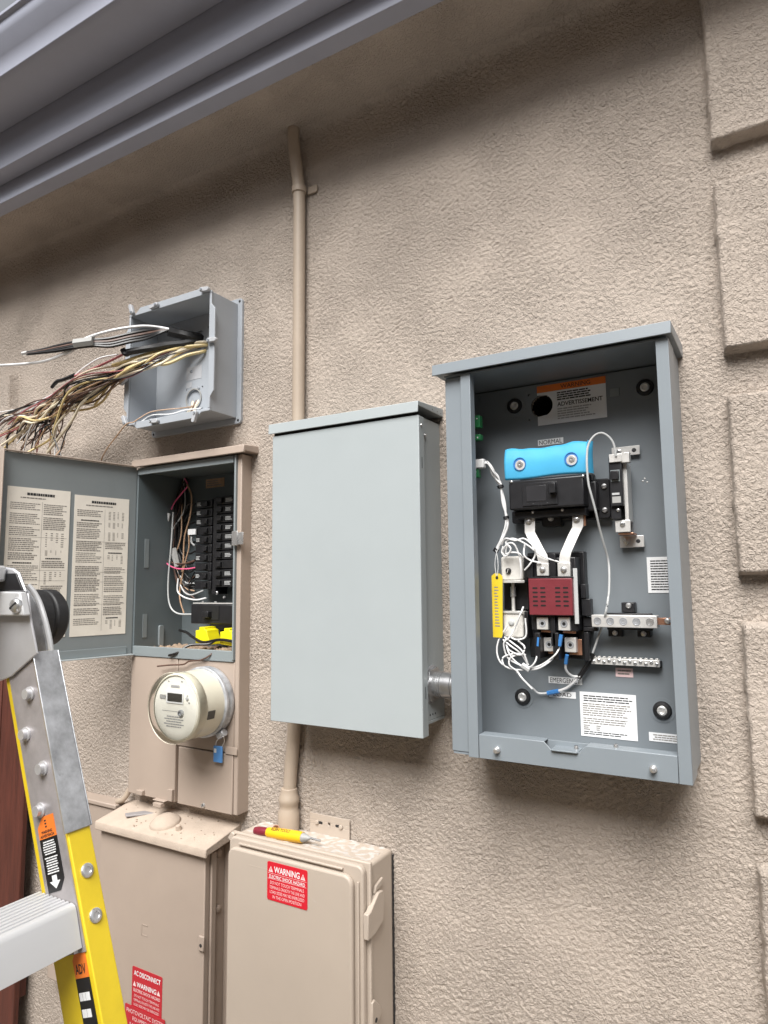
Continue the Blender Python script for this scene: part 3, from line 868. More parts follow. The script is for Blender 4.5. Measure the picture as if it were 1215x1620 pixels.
# wall flange with screw ears
MB().prism(rrect(jx0 - .016, jx1 + .016, jz0 - .016, jz1 + .016, .01), 'y', -.0085, .004).build('wall_flange', JBGREY, jb, bevel=.001)
for a, b in ((jx1 + .007, jz1 + .007), (jx1 + .007, jz0 - .007), (jx0 - .007, jz0 - .007)):
    rivet('screw', INK, jb, (a, -.0086, b), .0035, .0015)
def lidclip(px_, pz_, ang):
    Mx = Matrix.Translation((px_, jy - .007, pz_)) @ Matrix.Rotation(math.radians(ang), 4, 'Y')
    c = MB(Mx).prism(rrect(-.007, .026, -.006, .006, .0055), 'y', -.010, 0).build('lid_clip', CLIP, jb, bevel=.0015)
    MB(Mx).lathe((0, -.0099, 0), [(.0042, 0), (.0035, .003), (.0016, .003), (.0016, .001)], n=12).build('clip_screw', JBGREY, c, smooth=True)
for (px_, pz_, ang) in ((jx0 + .018, jz1 + .004, -112), (jx0 + .118, jz1 + .004, 172), (jx1 - .026, jz1 + .006, 8), (jx1 + .004, jz0 + .185, 4),
                        (jx1 - .042, jz0 - .004, 106), (jx0 + .112, jz0 - .004, 6), (jx0 + .004, jz0 + .004, -118), (jx0 - .002, jz0 + .135, 150)):
    lidclip(px_, pz_, ang)
for a, b in ((-.05, .2), (-.17, .16), (-.14, .105), (-.03, .08), (-.055, .29), (-.21, .06)):
    rivet('boss', JBGREY, jb, (jx1 + a, -.0124, jz0 + b), .0045, .004, slot=INK)
x0, x1, z0, z1 = -1.4527, -1.3917, 2.0918, 2.1314
bx('sticker', CLIP, jb, x0, x1, -.0133, -.0126, z0, z1)
bx('sticker', CLIP, jb, x0, x0 + .022, -.0133, -.0126, z0 - .022, z0 - .006)
MB().lathe((HOLES[1][0], -.0124, HOLES[1][1]), [(.0275, -.005), (.0275, .004), (.031, .004), (.031, 0)], n=28, close=False).build('hub_ring', SLEEVE, jb, smooth=True)
for a in (-.012, .003, .013):
    wire(jb, (CREAM, BRWIRE, CREAM)[int(a > -.01) + int(a > .01)], [(HOLES[1][0] + a, .03, HOLES[1][1] + .02), (HOLES[1][0] + a, .0, HOLES[1][1]), (HOLES[1][0] + a * .6, -.012, HOLES[1][1] - .024), (HOLES[1][0] + a - .01, -.014, HOLES[1][1] - .04)], .0055)

# black service bundle out of the upper hole
H1 = HOLES[0]
bun = thing('black_cable_bundle', 'black cable bundle with a grey sleeve sticking out of the junction box', 'cable', (H1[0], -.01, H1[1]))
wire(bun, RUBBER, [(H1[0], .04, H1[1] + .006), (H1[0] - .003, -.01, H1[1] + .006), (-1.4147, -0.04, 2.2106), (-1.4366, -0.06, 2.2159), (-1.4525, -0.085, 2.2184)], .0145, 'jacket')
wire(bun, BWIRE, [(-1.4501, -0.085, 2.2216), (-1.4717, -0.1, 2.223), (-1.4933, -0.13, 2.2138), (-1.5215, -0.16, 2.2005), (-1.562, -0.19, 2.1862), (-1.6011, -0.215, 2.1806), (-1.65, -0.235, 2.1784), (-1.7068, -0.25, 2.1738), (-1.7648, -0.265, 2.1673), (-1.8062, -0.28, 2.1632)], .0046)
wire(bun, BRWIRE, [(-1.4501, -0.085, 2.2216), (-1.4715, -0.1, 2.2183), (-1.4929, -0.13, 2.2045), (-1.5211, -0.16, 2.1913), (-1.5616, -0.19, 2.1771), (-1.6007, -0.215, 2.1742), (-1.6496, -0.235, 2.172), (-1.7064, -0.25, 2.1682), (-1.7646, -0.265, 2.1645), (-1.806, -0.28, 2.1618)], .0046)
wire(bun, BWIRE, [(-1.4501, -0.085, 2.2216), (-1.4714, -0.1, 2.2146), (-1.4926, -0.13, 2.1971), (-1.5208, -0.16, 2.184), (-1.5612, -0.19, 2.1698), (-1.6005, -0.215, 2.169), (-1.6493, -0.235, 2.1668), (-1.7061, -0.25, 2.1638), (-1.7644, -0.265, 2.1623), (-1.806, -0.28, 2.1607)], .0046)
wire(bun, BWIRE, [(-1.4501, -0.085, 2.2216), (-1.4712, -0.1, 2.2108), (-1.4923, -0.13, 2.1897), (-1.5204, -0.16, 2.1767), (-1.5608, -0.19, 2.1625), (-1.6002, -0.215, 2.1639), (-1.649, -0.235, 2.1617), (-1.7058, -0.25, 2.1593), (-1.7642, -0.265, 2.16), (-1.8059, -0.28, 2.1595)], .0046)
wire(bun, TIN, [(-1.8001, -0.28, 2.1621), (-1.8193, -0.283, 2.162)], .0062, 'bare_end')
wire(bun, SLEEVE, [(-1.5982, -0.215, 2.1764), (-1.651, -0.236, 2.1728)], .0145, 'sleeve')
wire(bun, WWIRE, [(-1.4476, -0.085, 2.223), (-1.4719, -0.1, 2.2286), (-1.4946, -0.125, 2.2286), (-1.5138, -0.15, 2.2224), (-1.5496, -0.18, 2.2124), (-1.5913, -0.205, 2.2), (-1.6302, -0.22, 2.1883), (-1.6651, -0.23, 2.1719), (-1.6972, -0.24, 2.1512), (-1.7624, -0.25, 2.1399), (-1.85, -0.265, 2.142), (-1.9848, -0.28, 2.1558), (-2.1014, -0.3, 2.1628)], .0042)
wire(bun, WWIRE, [(-1.6531, -0.232, 2.1599), (-1.6889, -0.236, 2.1508), (-1.7372, -0.24, 2.1475)], .0036)

# branch-circuit bundle, fanning out and down to the left
fan = thing('branch_wire_bundle', 'fan of cream, yellow, red and brown wires spilling from the junction box', 'wires', (H1[0], -.01, H1[1] - .015))
wr = random.Random(21)
wire(fan, RUBBER, [(H1[0] - .002, .03, H1[1] - .006), (-1.405, -0.02, 2.2), (-1.4288, -0.05, 2.1896), (-1.4614, -0.085, 2.1794), (-1.4901, -0.12, 2.165), (-1.5423, -0.15, 2.1547)], lambda t: .0115 - .002 * t, 'jacket')
wire(fan, BLACK, [(-1.5341, -0.146, 2.1562), (-1.5448, -0.152, 2.1491), (-1.5537, -0.156, 2.1624)], .008, 'jacket_end')
cols = [CREAM] * 9 + [YWIRE] * 8 + [WWIRE] * 5 + [BRWIRE] * 12 + [TANW] * 9 + [PWIRE] * 4 + [BWIRE] * 12
for k, mt in enumerate(cols):
    a = wr.random()
    j = lambda s: wr.uniform(-s, s)
    top = mt in (CREAM, YWIRE, WWIRE)
    s0 = (H1[0] + j(.014), .02, H1[1] - .012 + j(.010))
    s1 = (H1[0] - .012 + j(.01), -.015, H1[1] - .014 + j(.008))
    s2 = (-1.470 + j(.008), -.09 + j(.01), 2.146 + j(.012))
    s3 = (-1.560 + j(.010), -.14 + j(.012), 2.106 + j(.016) + (.008 if top else -.006))
    s4 = (-1.715 + j(.02), -.16 + j(.035), 2.068 + j(.034) + (.008 if mt in (CREAM, WWIRE, PWIRE) else -.006))
    s5 = (-1.79 - .13 * a + j(.02), -.165 + j(.02), 1.995 + .055 * a + j(.034))
    e = (-1.82 - .42 * a + j(.03), -.16 + j(.03), 1.875 + .165 * a + j(.042))
    s6 = ((s5[0] + e[0]) / 2 + j(.015), -.165 + j(.02), (s5[2] + e[2]) / 2 + .012 + j(.02))
    r_ = {True: .0034, False: .0020}[top and k < 17]
    if mt in (CREAM, YWIRE) and k < 17 and k % 2:
        wire(fan, mt, [s0, s1, s2, s3, s4], r_)               # jackets stripped back
        wire(fan, WWIRE if k % 4 == 1 else TANW, [s4, s5, s6, e], .0019)
    else:
        wire(fan, mt, [s0, s1, s2, s3, s4, s5, s6, e], r_)
wire(fan, CREAM, [(H1[0], .02, H1[1] - .004), (-1.372, -0.018, 2.1923), (-1.407, -0.03, 2.1916), (-1.4359, -0.05, 2.1742), (-1.4616, -0.09, 2.1282), (-1.4989, -0.115, 2.1095), (-1.5615, -0.145, 2.0918), (-1.6102, -0.155, 2.0826), (-1.663, -0.16, 2.0564), (-1.7167, -0.165, 2.026), (-1.7676, -0.16, 1.9814), (-1.8895, -0.15, 1.9059)], .0042)
wire(fan, YWIRE, [(H1[0], .02, H1[1] - .01), (-1.3747, -0.02, 2.1829), (-1.4531, -0.06, 2.1763), (-1.5066, -0.11, 2.1545), (-1.5564, -0.14, 2.1346), (-1.6026, -0.15, 2.127)], .005)
wire(fan, YWIRE, [(H1[0] + .004, .02, H1[1] - .018), (-1.3792, -0.02, 2.1651), (-1.4179, -0.045, 2.1537), (-1.4594, -0.085, 2.1238), (-1.5067, -0.12, 2.1259), (-1.5395, -0.14, 2.1132), (-1.5593, -0.145, 2.1025)], .0048)
wire(fan, PWIRE, [(-1.5554, -0.15, 2.1517), (-1.6023, -0.155, 2.1403), (-1.6669, -0.16, 2.128), (-1.7222, -0.165, 2.1173), (-1.7661, -0.167, 2.1166)], .0034)
wire(fan, WWIRE, [(-1.5823, -0.15, 2.1548), (-1.6458, -0.156, 2.1554), (-1.6961, -0.16, 2.1426), (-1.7371, -0.165, 2.1236), (-1.8178, -0.165, 2.0851), (-1.9268, -0.16, 2.0676), (-2.0136, -0.16, 2.0501), (-2.1039, -0.16, 2.0319), (-2.1813, -0.16, 2.0275)], .0026)
wire(fan, BWIRE, [(-1.7471, -0.168, 2.1188), (-1.7912, -0.17, 2.1123), (-1.8273, -0.17, 2.1105), (-1.8509, -0.17, 2.0968)], .0055)
wire(fan, BWIRE, [(-1.8801, -0.16, 1.9885), (-1.8427, -0.16, 1.9394), (-1.8057, -0.16, 1.8838)], .0018)
wire(fan, BWIRE, [(-2.0263, -0.16, 2.0014), (-2.0789, -0.16, 1.9816), (-2.0868, -0.16, 1.954), (-2.0802, -0.16, 1.9167)], .003)
stray = thing('stray_wire', 'thin loose wire crossing the lower lip of the grey junction box', 'wire', (HOLES[1][0], -.02, HOLES[1][1] - .03))
wire(stray, TANW, [(-1.4231, -0.012, 2.0128), (-1.4463, -0.04, 2.0043), (-1.483, -0.06, 2.0013), (-1.5164, -0.085, 1.9931), (-1.5391, -0.105, 1.9736), (-1.5465, -0.118, 1.961), (-1.5668, -0.125, 1.9567), (-1.6095, -0.12, 1.932), (-1.6597, -0.11, 1.9063), (-1.6943, -0.1, 1.8874), (-1.7183, -0.09, 1.8744)], .0018)
wire(stray, WWIRE, [(-1.3929, -0.012, 2.003), (-1.4284, -0.04, 1.9962), (-1.462, -0.06, 1.9855), (-1.5167, -0.08, 1.9851), (-1.5394, -0.1, 1.9637)], .0018)

# ------------------------------------------------------------------ closed grey enclosure
gb = thing('closed_enclosure', 'tall closed pale grey metal enclosure with plain flat door', 'enclosure', (-.84, 0, 1.19))
ex0_, ex1_ = -1.041, -.6435
bx('case', GREY, gb, ex0_ + .012, -.6515, -.090, .003, 1.215, 1.862, .0015)
MB().prism([(.003, 1.897), (-.124, 1.888), (-.1255, 1.8635), (-.1225, 1.8635), (-.1215, 1.878), (.003, 1.878)], 'x', -1.050, -.6415).build('top_cap', GREY, gb, bevel=.0012)
dr = bx('door', GREY, gb, ex0_, ex1_, -.119, -.1165, 1.188, 1.8585, .0012)
bx('cap_shade_strip', BLACKM, gb, ex0_ + .003, ex1_ - .003, -.1165, -.1125, 1.8587, 1.8655)  # matt black strip, paints the dark shade line under the cap
bx('door_return', GREY, dr, ex1_ - .0025, ex1_, -.1163, -.094, 1.189, 1.858, .0006)
bx('door_return', GREY, dr, ex0_, ex0_ + .0025, -.1163, -.094, 1.189, 1.858, .0006)
bx('door_return', GREY, dr, ex0_ + .003, ex1_ - .003, -.1163, -.094, 1.1885, 1.191, .0006)
for z_ in (1.265, 1.745):
    bx('slot', INK, dr, ex1_ + .0001, ex1_ + .0004, -.1065, -.1045, z_, z_ + .024)
bx('case_seam', GREY, gb, -.6513, -.6495, -.088, -.084, 1.216, 1.86, .0005)
bx('case_bottom', GREY, gb, ex0_ + .012, -.6515, -.088, .0, 1.208, 1.2148, .001)
rivet('screw', STEEL, gb, (-.6514, -.078, 1.822), .0042, .005, (1, 0, 0))
for y_ in (-.07, -.058, -.046):
    rivet('drain_hole', INK, gb, (-.6514, y_, 1.226), .0022, .0004, (1, 0, 0))
for y_ in (-.055, -.03, -.012):
    rivet('cap_hole', INK, gb, (-.6414, y_, 1.884), .0012, .0004, (1, 0, 0))
rivet('screw', STEEL, gb, (-.6434, -.108, 1.838), .0032, .003, (1, 0, 0))

nip = thing('conduit_nipple', 'short shiny steel conduit nipple joining the two grey boxes', 'conduit', (-.61, -.06, 1.288))
nc = (-.6, -.06, 1.2885)
MB().cyl((-.655, nc[1], nc[2]), (-.552, nc[1], nc[2]), .0265, n=28).build('pipe', PIPESTEEL, nip, smooth=True)
MB().lathe((-.6512, nc[1], nc[2]), [(.040, 0), (.040, .002), (.036, .0025)], (1, 0, 0), 28).build('washer', GALV, nip, bevel=.0005)
for x_ in (-.634, -.629, -.624, -.6):
    MB().lathe((x_, nc[1], nc[2]), [(.0262, -.0012), (.0278, 0), (.0262, .0012)], (1, 0, 0), 28, close=False).build('thread_ring', PIPESTEEL, nip, smooth=True)
ln_ = MB()
pts = []
for i in range(24):
    a = 2 * math.pi * i / 24
    rr = .037 if i % 4 < 2 else .033
    pts.append((nc[1] + rr * math.cos(a), nc[2] + rr * math.sin(a)))
ln_.prism(pts, 'x', -.6488, -.6435).build('locknut', PIPESTEEL, nip, bevel=.0006)
MB().lathe((-.5625, nc[1], nc[2]), [(.033, 0), (.034, .005), (.030, .009), (.026, .009)], (1, 0, 0), 28).build('bushing', WWIRE, nip, smooth=True)

# ------------------------------------------------------------------ open transfer switch
ts = thing('transfer_switch', 'open grey transfer switch enclosure with blue shield, maroon cover and white wires', 'transfer switch', (-.335, 0, 1.173))
ATSG = material('blue-grey enclosure paint', (.222, .252, .277), .36, var=.03, vscale=5, bump=.00008, bscale=600, spots=((.25, .28, .305), .7, 10))
ATSIN = material('slate panel paint', (.19, .213, .232), .4, var=.04, vscale=5, bump=.00008, bscale=600, spots=((.21, .233, .252), .7, 8))
hz_ = HOLES[2]
MB().plate(-.5645, -.146, 1.18, 1.915, -.012, -.008, [hz_]).build('back_panel', ATSIN, ts)
bx('side_wall', ATSIN, ts, -.567, -.565, -.142, .003, 1.178, 1.918)
MB().box(-.1455, -.1435, -.084, .003, 1.178, 1.918).box(-.1435, -.1412, -.150, -.086, 1.1745, 1.918).build('side_wall', ATSG, ts)
bx('top_wall', ATSIN, ts, -.567, -.1435, -.150, .003, 1.9182, 1.921)
bx('bottom_wall', ATSG, ts, -.5645, -.146, -.145, .003, 1.1752, 1.1785)
bx('front_flange', ATSG, ts, -.5675, -.5305, -.1455, -.1425, 1.1795, 1.9165, .0012)
MB().prism([(-.530, -.1535), (-.5095, -.1535), (-.5095, -.132), (-.511, -.132), (-.511, -.151), (-.5285, -.151), (-.5285, -.1425), (-.530, -.1425)], 'z', 1.1735, 1.918).build('front_lip', ATSG, ts, bevel=.0008)
MB().prism([(-.1618, -.1535), (-.1412, -.1535), (-.1412, -.151), (-.160, -.151), (-.160, -.132), (-.1618, -.132)], 'z', 1.1735, 1.918).build('front_lip', ATSG, ts, bevel=.0008)
MB().prism([(.003, 1.952), (-.163, 1.944), (-.165, 1.921), (-.162, 1.921), (-.161, 1.926), (.003, 1.926)], 'x', -.588, -.1345).build('top_cap', ATSG, ts, bevel=.0012)
# bottom ledge, its middle notched round a latch tab
tx0, tx1 = -.372, -.322
MB().prism([(-.5088, 1.1735), (-.1625, 1.1735), (-.1625, 1.217), (tx1 + .012, 1.217), (tx1, 1.205), (tx0, 1.205), (tx0 - .012, 1.217), (-.5088, 1.217)], 'y', -.1525, -.1500).build('ledge_front', ATSG, ts, bevel=.0008)
MB().box(-.5088, tx0 - .013, -.1498, -.122, 1.2146, 1.217).box(tx1 + .013, -.1625, -.1498, -.122, 1.2146, 1.217).box(-.5088, -.1625, -.1235, -.1205, 1.180, 1.2144).build('ledge_top', ATSG, ts, bevel=.0006)
tb = MB().prism(rrect(tx0 + .001, tx1 - .001, -.158, -.118, .004), 'z', 1.2035, 1.206).build('latch_tab', ATSG, ts, bevel=.0006)
rivet('tab_screw', STEEL, ts, (-.331, -.135, 1.206), .004, .006, (0, 0, 1), slot=INK)
rivet('tab_screw', STEEL, ts, (-.262, -.138, 1.217), .004, .006, (0, 0, 1), slot=INK)
for c_ in ((-0.4723, -0.1525, 1.193), (-0.2001, -0.1525, 1.1929)):
    bo = MB().lathe(c_, [(.0062, 0), (.0062, .004), (.0048, .0045), (.0048, .011), (.003, .012)], n=16).build('ledge_bolt', STEEL, ts, bevel=.0005)
for x_ in (-.5, -.205):
    bx('foot', RUBBER, ts, x_, x_ + .03, -.14, -.11, 1.1705, 1.175, .001)
for c_ in ((-.4665, -.0121, 1.8755), (-.2033, -.0121, 1.8745), (-.4685, -.0121, 1.269), (-.2025, -.0121, 1.264)):
    gr = MB().lathe(c_, [(.0165, -.001), (.0165, .003), (.0145, .006), (.0105, .007), (.0085, .004), (.008, .003)], n=26).build('grommet', RUBBER, ts, smooth=True)
    MB().lathe((c_[0], c_[1] - .0028, c_[2]), [(.0088, 0), (.0088, .003), (.006, .0042), (.0045, .003), (.001, .003)], n=20).build('washer', TIN, gr, smooth=True)
    MB().lathe(c_, [(.0225, -.0005), (.0225, .0008), (.0168, .0010)], n=28).build('dimple', ATSIN, ts, smooth=True)

YB = -.0122


def label(mat, x0, x1, z0, z1, y=YB, name='label', parent=None):
    return bx(name, mat, parent or ts, x0, x1, y - .0008, y, z0, z1)


# warning label by the round opening
x0, x1, z0, z1 = -0.4173, -0.2769, 1.8261, 1.9103
hcx, hcz, hr = hz_
pts = [(hcx + hr * 1.02 * math.cos(math.radians(a)), hcz + hr * 1.02 * math.sin(math.radians(a))) for a in range(-62, 73, 9)]
zo = z1 - (z1 - z0) * .175
MB().prism([(x0, z0)] + [(x1, z0), (x1, zo), (x0, zo)] + [(x0, hcz + hr * 1.0)] + pts[::-1] + [(x0, hcz - hr * 1.0)], 'y', YB - .0008, YB).build('warning_label', WHITE, ts)
wo = label(ORANGE, x0, x1, zo + .0002, z1, name='warning_header')
text('WARNING', INK, wo, x0 + .05, x1 - .03, zo + .003, z1 - .003, YB - .0011)
text('ADVERTISSEMENT', INK, ts, x0 + .042, x1 - .007, zo - .034, zo - .025, YB - .0011, bold=.02)
print_rows(INK, ts, x0 + .042, x1 - .02, zo - .022, zo - .003, YB - .0011, 4, None, .6, .06, .16, .3, seed=5)
print_rows(INKL, ts, x0 + .042, x1 - .014, zo - .062, zo - .037, YB - .0011, 5, None, .5, .05, .16, .3, seed=6)
# NORMAL, EMERGENCY, LOAD
def word(txt, x0, x1, z0, z1, py=.14, px_=.05):
    l_ = label(WHITE, x0, x1, z0, z1, name='word_label')
    w_, h_ = x1 - x0, z1 - z0
    text(txt, INK, l_, x0 + w_ * px_, x1 - w_ * px_, z0 + h_ * py, z1 - h_ * py, YB - .0011)
    return l_
word('NORMAL', -0.4189, -0.3658, 1.7834, 1.796)
word('EMERGENCY', -0.4139, -0.3472, 1.3001, 1.3131)
word('LOAD', -0.4136, -0.3606, 1.2727, 1.2853, .2, .16)
x0, x1, z0, z1 = -0.353, -0.2481, 1.2037, 1.2877
l_ = label(WHITE, x0, x1, z0, z1, name='instruction_label')
w_, h_ = x1 - x0, z1 - z0
print_rows(INK, l_, x0 + w_ * .07, x1 - w_ * .05, z1 - h_ * .22, z1 - h_ * .06, YB - .0011, 3, None, .45, .05, .16, .15, seed=1)
print_rows(INKG, l_, x0 + w_ * .05, x1 - w_ * .08, z1 - h_ * .54, z1 - h_ * .24, YB - .0011, 6, None, .45, .04, .14, .2, seed=2)
print_rows(INKG, l_, x0 + w_ * .05, x1 - w_ * .14, z1 - h_ * .72, z1 - h_ * .57, YB - .0011, 3, None, .45, .04, .14, .3, seed=3)
print_rows(INKG, l_, x0 + w_ * .05, x0 + w_ * .17, z1 - h_ * .86, z1 - h_ * .73, YB - .0011, 3, None, .5, .5, .9, .1, seed=4)
print_rows(INKG, l_, x0 + w_ * .28, x0 + w_ * .37, z1 - h_ * .86, z1 - h_ * .73, YB - .0011, 3, None, .5, .5, .9, .1, seed=5)
print_rows(INK, l_, x0 + w_ * .05, x1 - w_ * .14, z1 - h_ * .96, z1 - h_ * .87, YB - .0011, 2, None, .45, .05, .16, .3, seed=6)
x0, x1, z0, z1 = -0.2165, -0.1681, 1.4789, 1.5461
l_ = label(WHITE, x0, x1, z0, z1, name='instruction_label')
print_rows(INK, l_, x0 + .006, x1 - .004, z0 + .004, z1 - .005, YB - .0011, 12, None, .45, .08, .25, .15, seed=9)
x0, x1, z0, z1 = -0.2282, -0.1601, 1.2069, 1.2227
l_ = label(WHITE, x0, x1, z0, z1, name='instruction_label')
print_rows(INKG, l_, x0 + .006, x1 - .006, z0 + .002, z1 - .002, YB - .0011, 3, None, .45, .05, .15, .15, center=True, seed=9)
x0, x1, z0, z1 = -0.283, -0.2511, 1.3203, 1.3369
l_ = label(PINKINK, x0, x1, z0, z1, name='ground_label')
print_rows(INKG, l_, x0 + .003, x1 - .003, z0 + .003, z1 - .002, YB - .0011, 2, None, .45, .2, .4, .15, center=True, seed=9)

# main breaker with its ears, lower terminals and toggle
BY = -.088
x0, x1, z0, z1 = -0.4586, -0.3101, 1.6444, 1.7031
bk = bx('main_breaker', BLACK, ts, x0, x1, BY, -.034, z0, z1, .003)
bx('breaker_face', BLACK, bk, x0 + .028, x1 - .05, BY - .0022, BY + .0005, z0 + .006, z1 - .008, .0006)
bx('face_plate', material('glossy black plate', (.03, .03, .033), .25, var=.1), bk, x0 + .037, x1 - .072, BY - .0030, BY - .0023, z0 + .014, z1 - .014, .0003)
a0, a1, a2, a3 = -0.374, -0.3605, 1.6711, 1.6907
bx('toggle', BLACK, bk, a0, a1, -.103, BY - .0024, a2, a3, .0012)
for q in (.05, .078):
    rivet('test_dot', INK, bk, (x0 + q, BY - .0021, z0 + .009), .0018, .0005)
for x_ in (.06, .066):
    bx('tick', INK, bk, x0 + x_, x0 + x_ + .001, BY - .0026, BY - .0023, z0 + .003, z0 + .009)
bx('breaker_base', BLACK, ts, x0 + .004, x1 + .006, -.034, -.013, z0 - .022, z1 + .01, .003)
bx('terminal_step', BLACK, ts, x0 + .003, x1 - .002, -.070, -.0345, z0 - .016, z0 - .0015, .002)
for c_ in ((-0.4162, -0.0705, 1.6399), (-0.3569, -0.0705, 1.6405)):
    rivet('terminal_screw', STEEL, ts, c_, .003, .003, (0, -1, -.3))
for c_ in ((-0.4522, -0.089, 1.7042), (-0.3108, -0.089, 1.7034)):
    rivet('cover_screw', STEEL, bk, (c_[0], BY - .0002, c_[2] - .003), .0028, .002)
ear0, ear1, ez0, ez1 = -0.3064, -0.2741, 1.6229, 1.7007
MB().prism(rrect(ear0 - .02, ear1, ez0, ez1, .006), 'y', -.034, -.0335 + .008).build('breaker_ear', BLACK, ts, bevel=.0015)
bx('breaker_ear', BLACK, ts, ear0 - .018, ear1 - .02, -.055, -.0342, ez0 + .014, ez1 - .006, .003)
for c_ in ((-0.2839, -0.0345, 1.6848), (-0.2847, -0.0345, 1.6385)):
    rivet('ear_screw', STEEL, ts, c_, .0055, .004, slot=INK)
a0, a1, a2, a3 = -0.4081, -0.3696, 1.6119, 1.6425
MB().prism(rrect(a0, a1, a2, a3, .005), 'y', -.040, -.0135).build('foot_plate', BLACK, ts, bevel=.001)
rivet('foot_screw', TIN, ts, (-0.3891, -0.0405, 1.6275), .0056, .005)
a0, a1, a2, a3 = -0.4719, -0.4422, 1.622, 1.6481
MB().prism(rrect(a0, a1, a2, a3, .005), 'y', -.036, -.0135).build('foot_plate', BLACK, ts, bevel=.001)

# blue shield bent over the lugs
sh = MB()
sx0, sx1, sz0, sz1 = -0.4681, -0.3031, 1.7067, 1.7694
nx_, nz_ = 40, 12
vs_, fs_ = [], []
for i in range(nx_ + 1):
    u = i / nx_
    for k in range(nz_ + 1):
        v = k / nz_
        x_ = sx0 + (sx1 - sx0) * u
        zt = sz1 + .0035 * math.sin(u * 9.5 + .3) * (.5 + .5 * v) - .004 * (math.exp(-((u - .2) / .09) ** 2) + math.exp(-((u - .72) / .09) ** 2))
        zb = sz0 - .0015 * math.sin(u * 7)
        bend = .009 * (2 * v - 1) ** 2 * (1 if v > .5 else .35)
        vs_.append((x_, -.084 + bend, zb + (zt - zb) * v))
W1 = nz_ + 1
for i in range(nx_):
    for k in range(nz_):
        fs_.append((i * W1 + k, (i + 1) * W1 + k, (i + 1) * W1 + k + 1, i * W1 + k + 1))
sho = sh.add(vs_, fs_).build('blue_shield', BLUE, ts, smooth=True)
so = sho.modifiers.new('thick', 'SOLIDIFY')
so.thickness = .0015
so.offset = -1
# right-hand return of the sheet
vs_, fs_ = [], []
for i in range(7):
    a = i / 6
    for k in range(nz_ + 1):
        v = k / nz_
        bend = .009 * (2 * v - 1) ** 2 * (1 if v > .5 else .35)
        vs_.append((sx1 + .0065 * math.sin(a * math.pi / 2), -.0838 + bend + .02 * a, sz0 + .001 + (sz1 + .001 - sz0) * v))
for i in range(6):
    for k in range(nz_):
        fs_.append((i * W1 + k, (i + 1) * W1 + k, (i + 1) * W1 + k + 1, i * W1 + k + 1))
r2 = MB().add(vs_, fs_).build('shield_return', BLUE, sho, smooth=True)
for c_ in ((-0.4356, -0.0845, 1.7365), (-0.3328, -0.0845, 1.7362)):
    MB().lathe((c_[0], c_[1] + .0006, c_[2]), [(.0132, 0), (.0132, .0014), (.0120, .0014), (.0120, .0004), (.001, .0004)], n=24).build('lug_hole', BLUET, sho, smooth=True)
    MB().lathe((c_[0] + .001, c_[1] + .0002, c_[2] - .0022), [(.0102, 0), (.0102, .001), (.001, .0012)], n=22).build('lug', TIN, sho, smooth=True)
    MB().lathe((c_[0] + .0015, c_[1] - .0006, c_[2] - .0005), [(.0064, 0), (.0058, .0018), (.0025, .002), (.0022, .0008), (.0005, .0008)], n=18).build('lug_screw', STEEL, sho, smooth=True)

# flat bus straps running down to the contactor
def strap(pts, half, name):
    m_ = MB()
    v_, f_ = [], []
    for (p, q) in pts:
        v_ += [(p[0] - half, p[1], p[2]), (p[0] + half, p[1], p[2]), (p[0] + half, p[1] + .0026, p[2]), (p[0] - half, p[1] + .0026, p[2])]
    n = len(pts)
    for i in range(n - 1):
        for k in range(4):
            f_.append((i * 4 + k, i * 4 + (k + 1) % 4, (i + 1) * 4 + (k + 1) % 4, (i + 1) * 4 + k))
    f_ += [(0, 1, 2, 3)[::-1], tuple(range((n - 1) * 4, n * 4))]
    return m_.add(v_, [f[::-1] for f in f_]).build(name, TIN, ts, bevel=.0004)
strap([((-0.4264, -0.06, 1.6325), 0), ((-0.4274, -0.06, 1.6008), 0), ((-0.4213, -0.064, 1.5902), 0), ((-0.4002, -0.074, 1.554), 0), ((-0.3974, -0.076, 1.544), 0), ((-0.3983, -0.076, 1.5206), 0)], .0105, 'bus_strap')
strap([((-0.3306, -0.06, 1.6318), 0), ((-0.3316, -0.06, 1.6073), 0), ((-0.3385, -0.064, 1.5927), 0), ((-0.353, -0.074, 1.5574), 0), ((-0.3553, -0.076, 1.5453), 0), ((-0.3563, -0.076, 1.5199), 0)], .0105, 'bus_strap')
for c_ in ((-0.4291, -0.0605, 1.6231), (-0.3337, -0.0605, 1.6214)):
    ws = MB().lathe(c_, [(.0072, 0), (.0072, .001), (.0045, .0016), (.0045, .003), (.002, .004)], n=18).build('strap_bolt', STEEL, ts, smooth=True)
a0, a1, a2, a3 = -0.3318, -0.3167, 1.6084, 1.6329
bx('strap_stub', COPPER, ts, a0, a1, -.0574, -.052, a2, a3, .0005)

# contactor: black frame, maroon arc cover, lugs
cx0, cx1, cz0, cz1 = -0.4232, -0.3387, 1.438, 1.5081
fr0, fr1, fz0, fz1 = -0.4383, -0.3318, 1.3515, 1.5604
bx('contactor_base', BLACK, ts, fr0 - .004, fr1 + .004, -.036, -.0135, fz0, fz1, .002)
bx('contactor_frame', BLACK, ts, cx0 - .002, cx1 + .004, -.074, -.0365, cz0 - .030, fz1 - .012, .002)
mc = bx('arc_cover', MAROON, ts, cx0, cx1, -.092, -.0745, cz0, cz1, .0015)
w_, h_ = cx1 - cx0, cz1 - cz0
for ux_ in (.155, .335, .675, .855):
    for k in range(5):
        zc = cz1 - h_ * (.26 + .119 * k)
        MB().prism(rrect(cx0 + w_ * (ux_ - .06), cx0 + w_ * (ux_ + .06), zc - h_ * .022, zc + h_ * .022, h_ * .02, 3), 'y', -.0924, -.0921).build('vent_slot', BLACKM, mc)
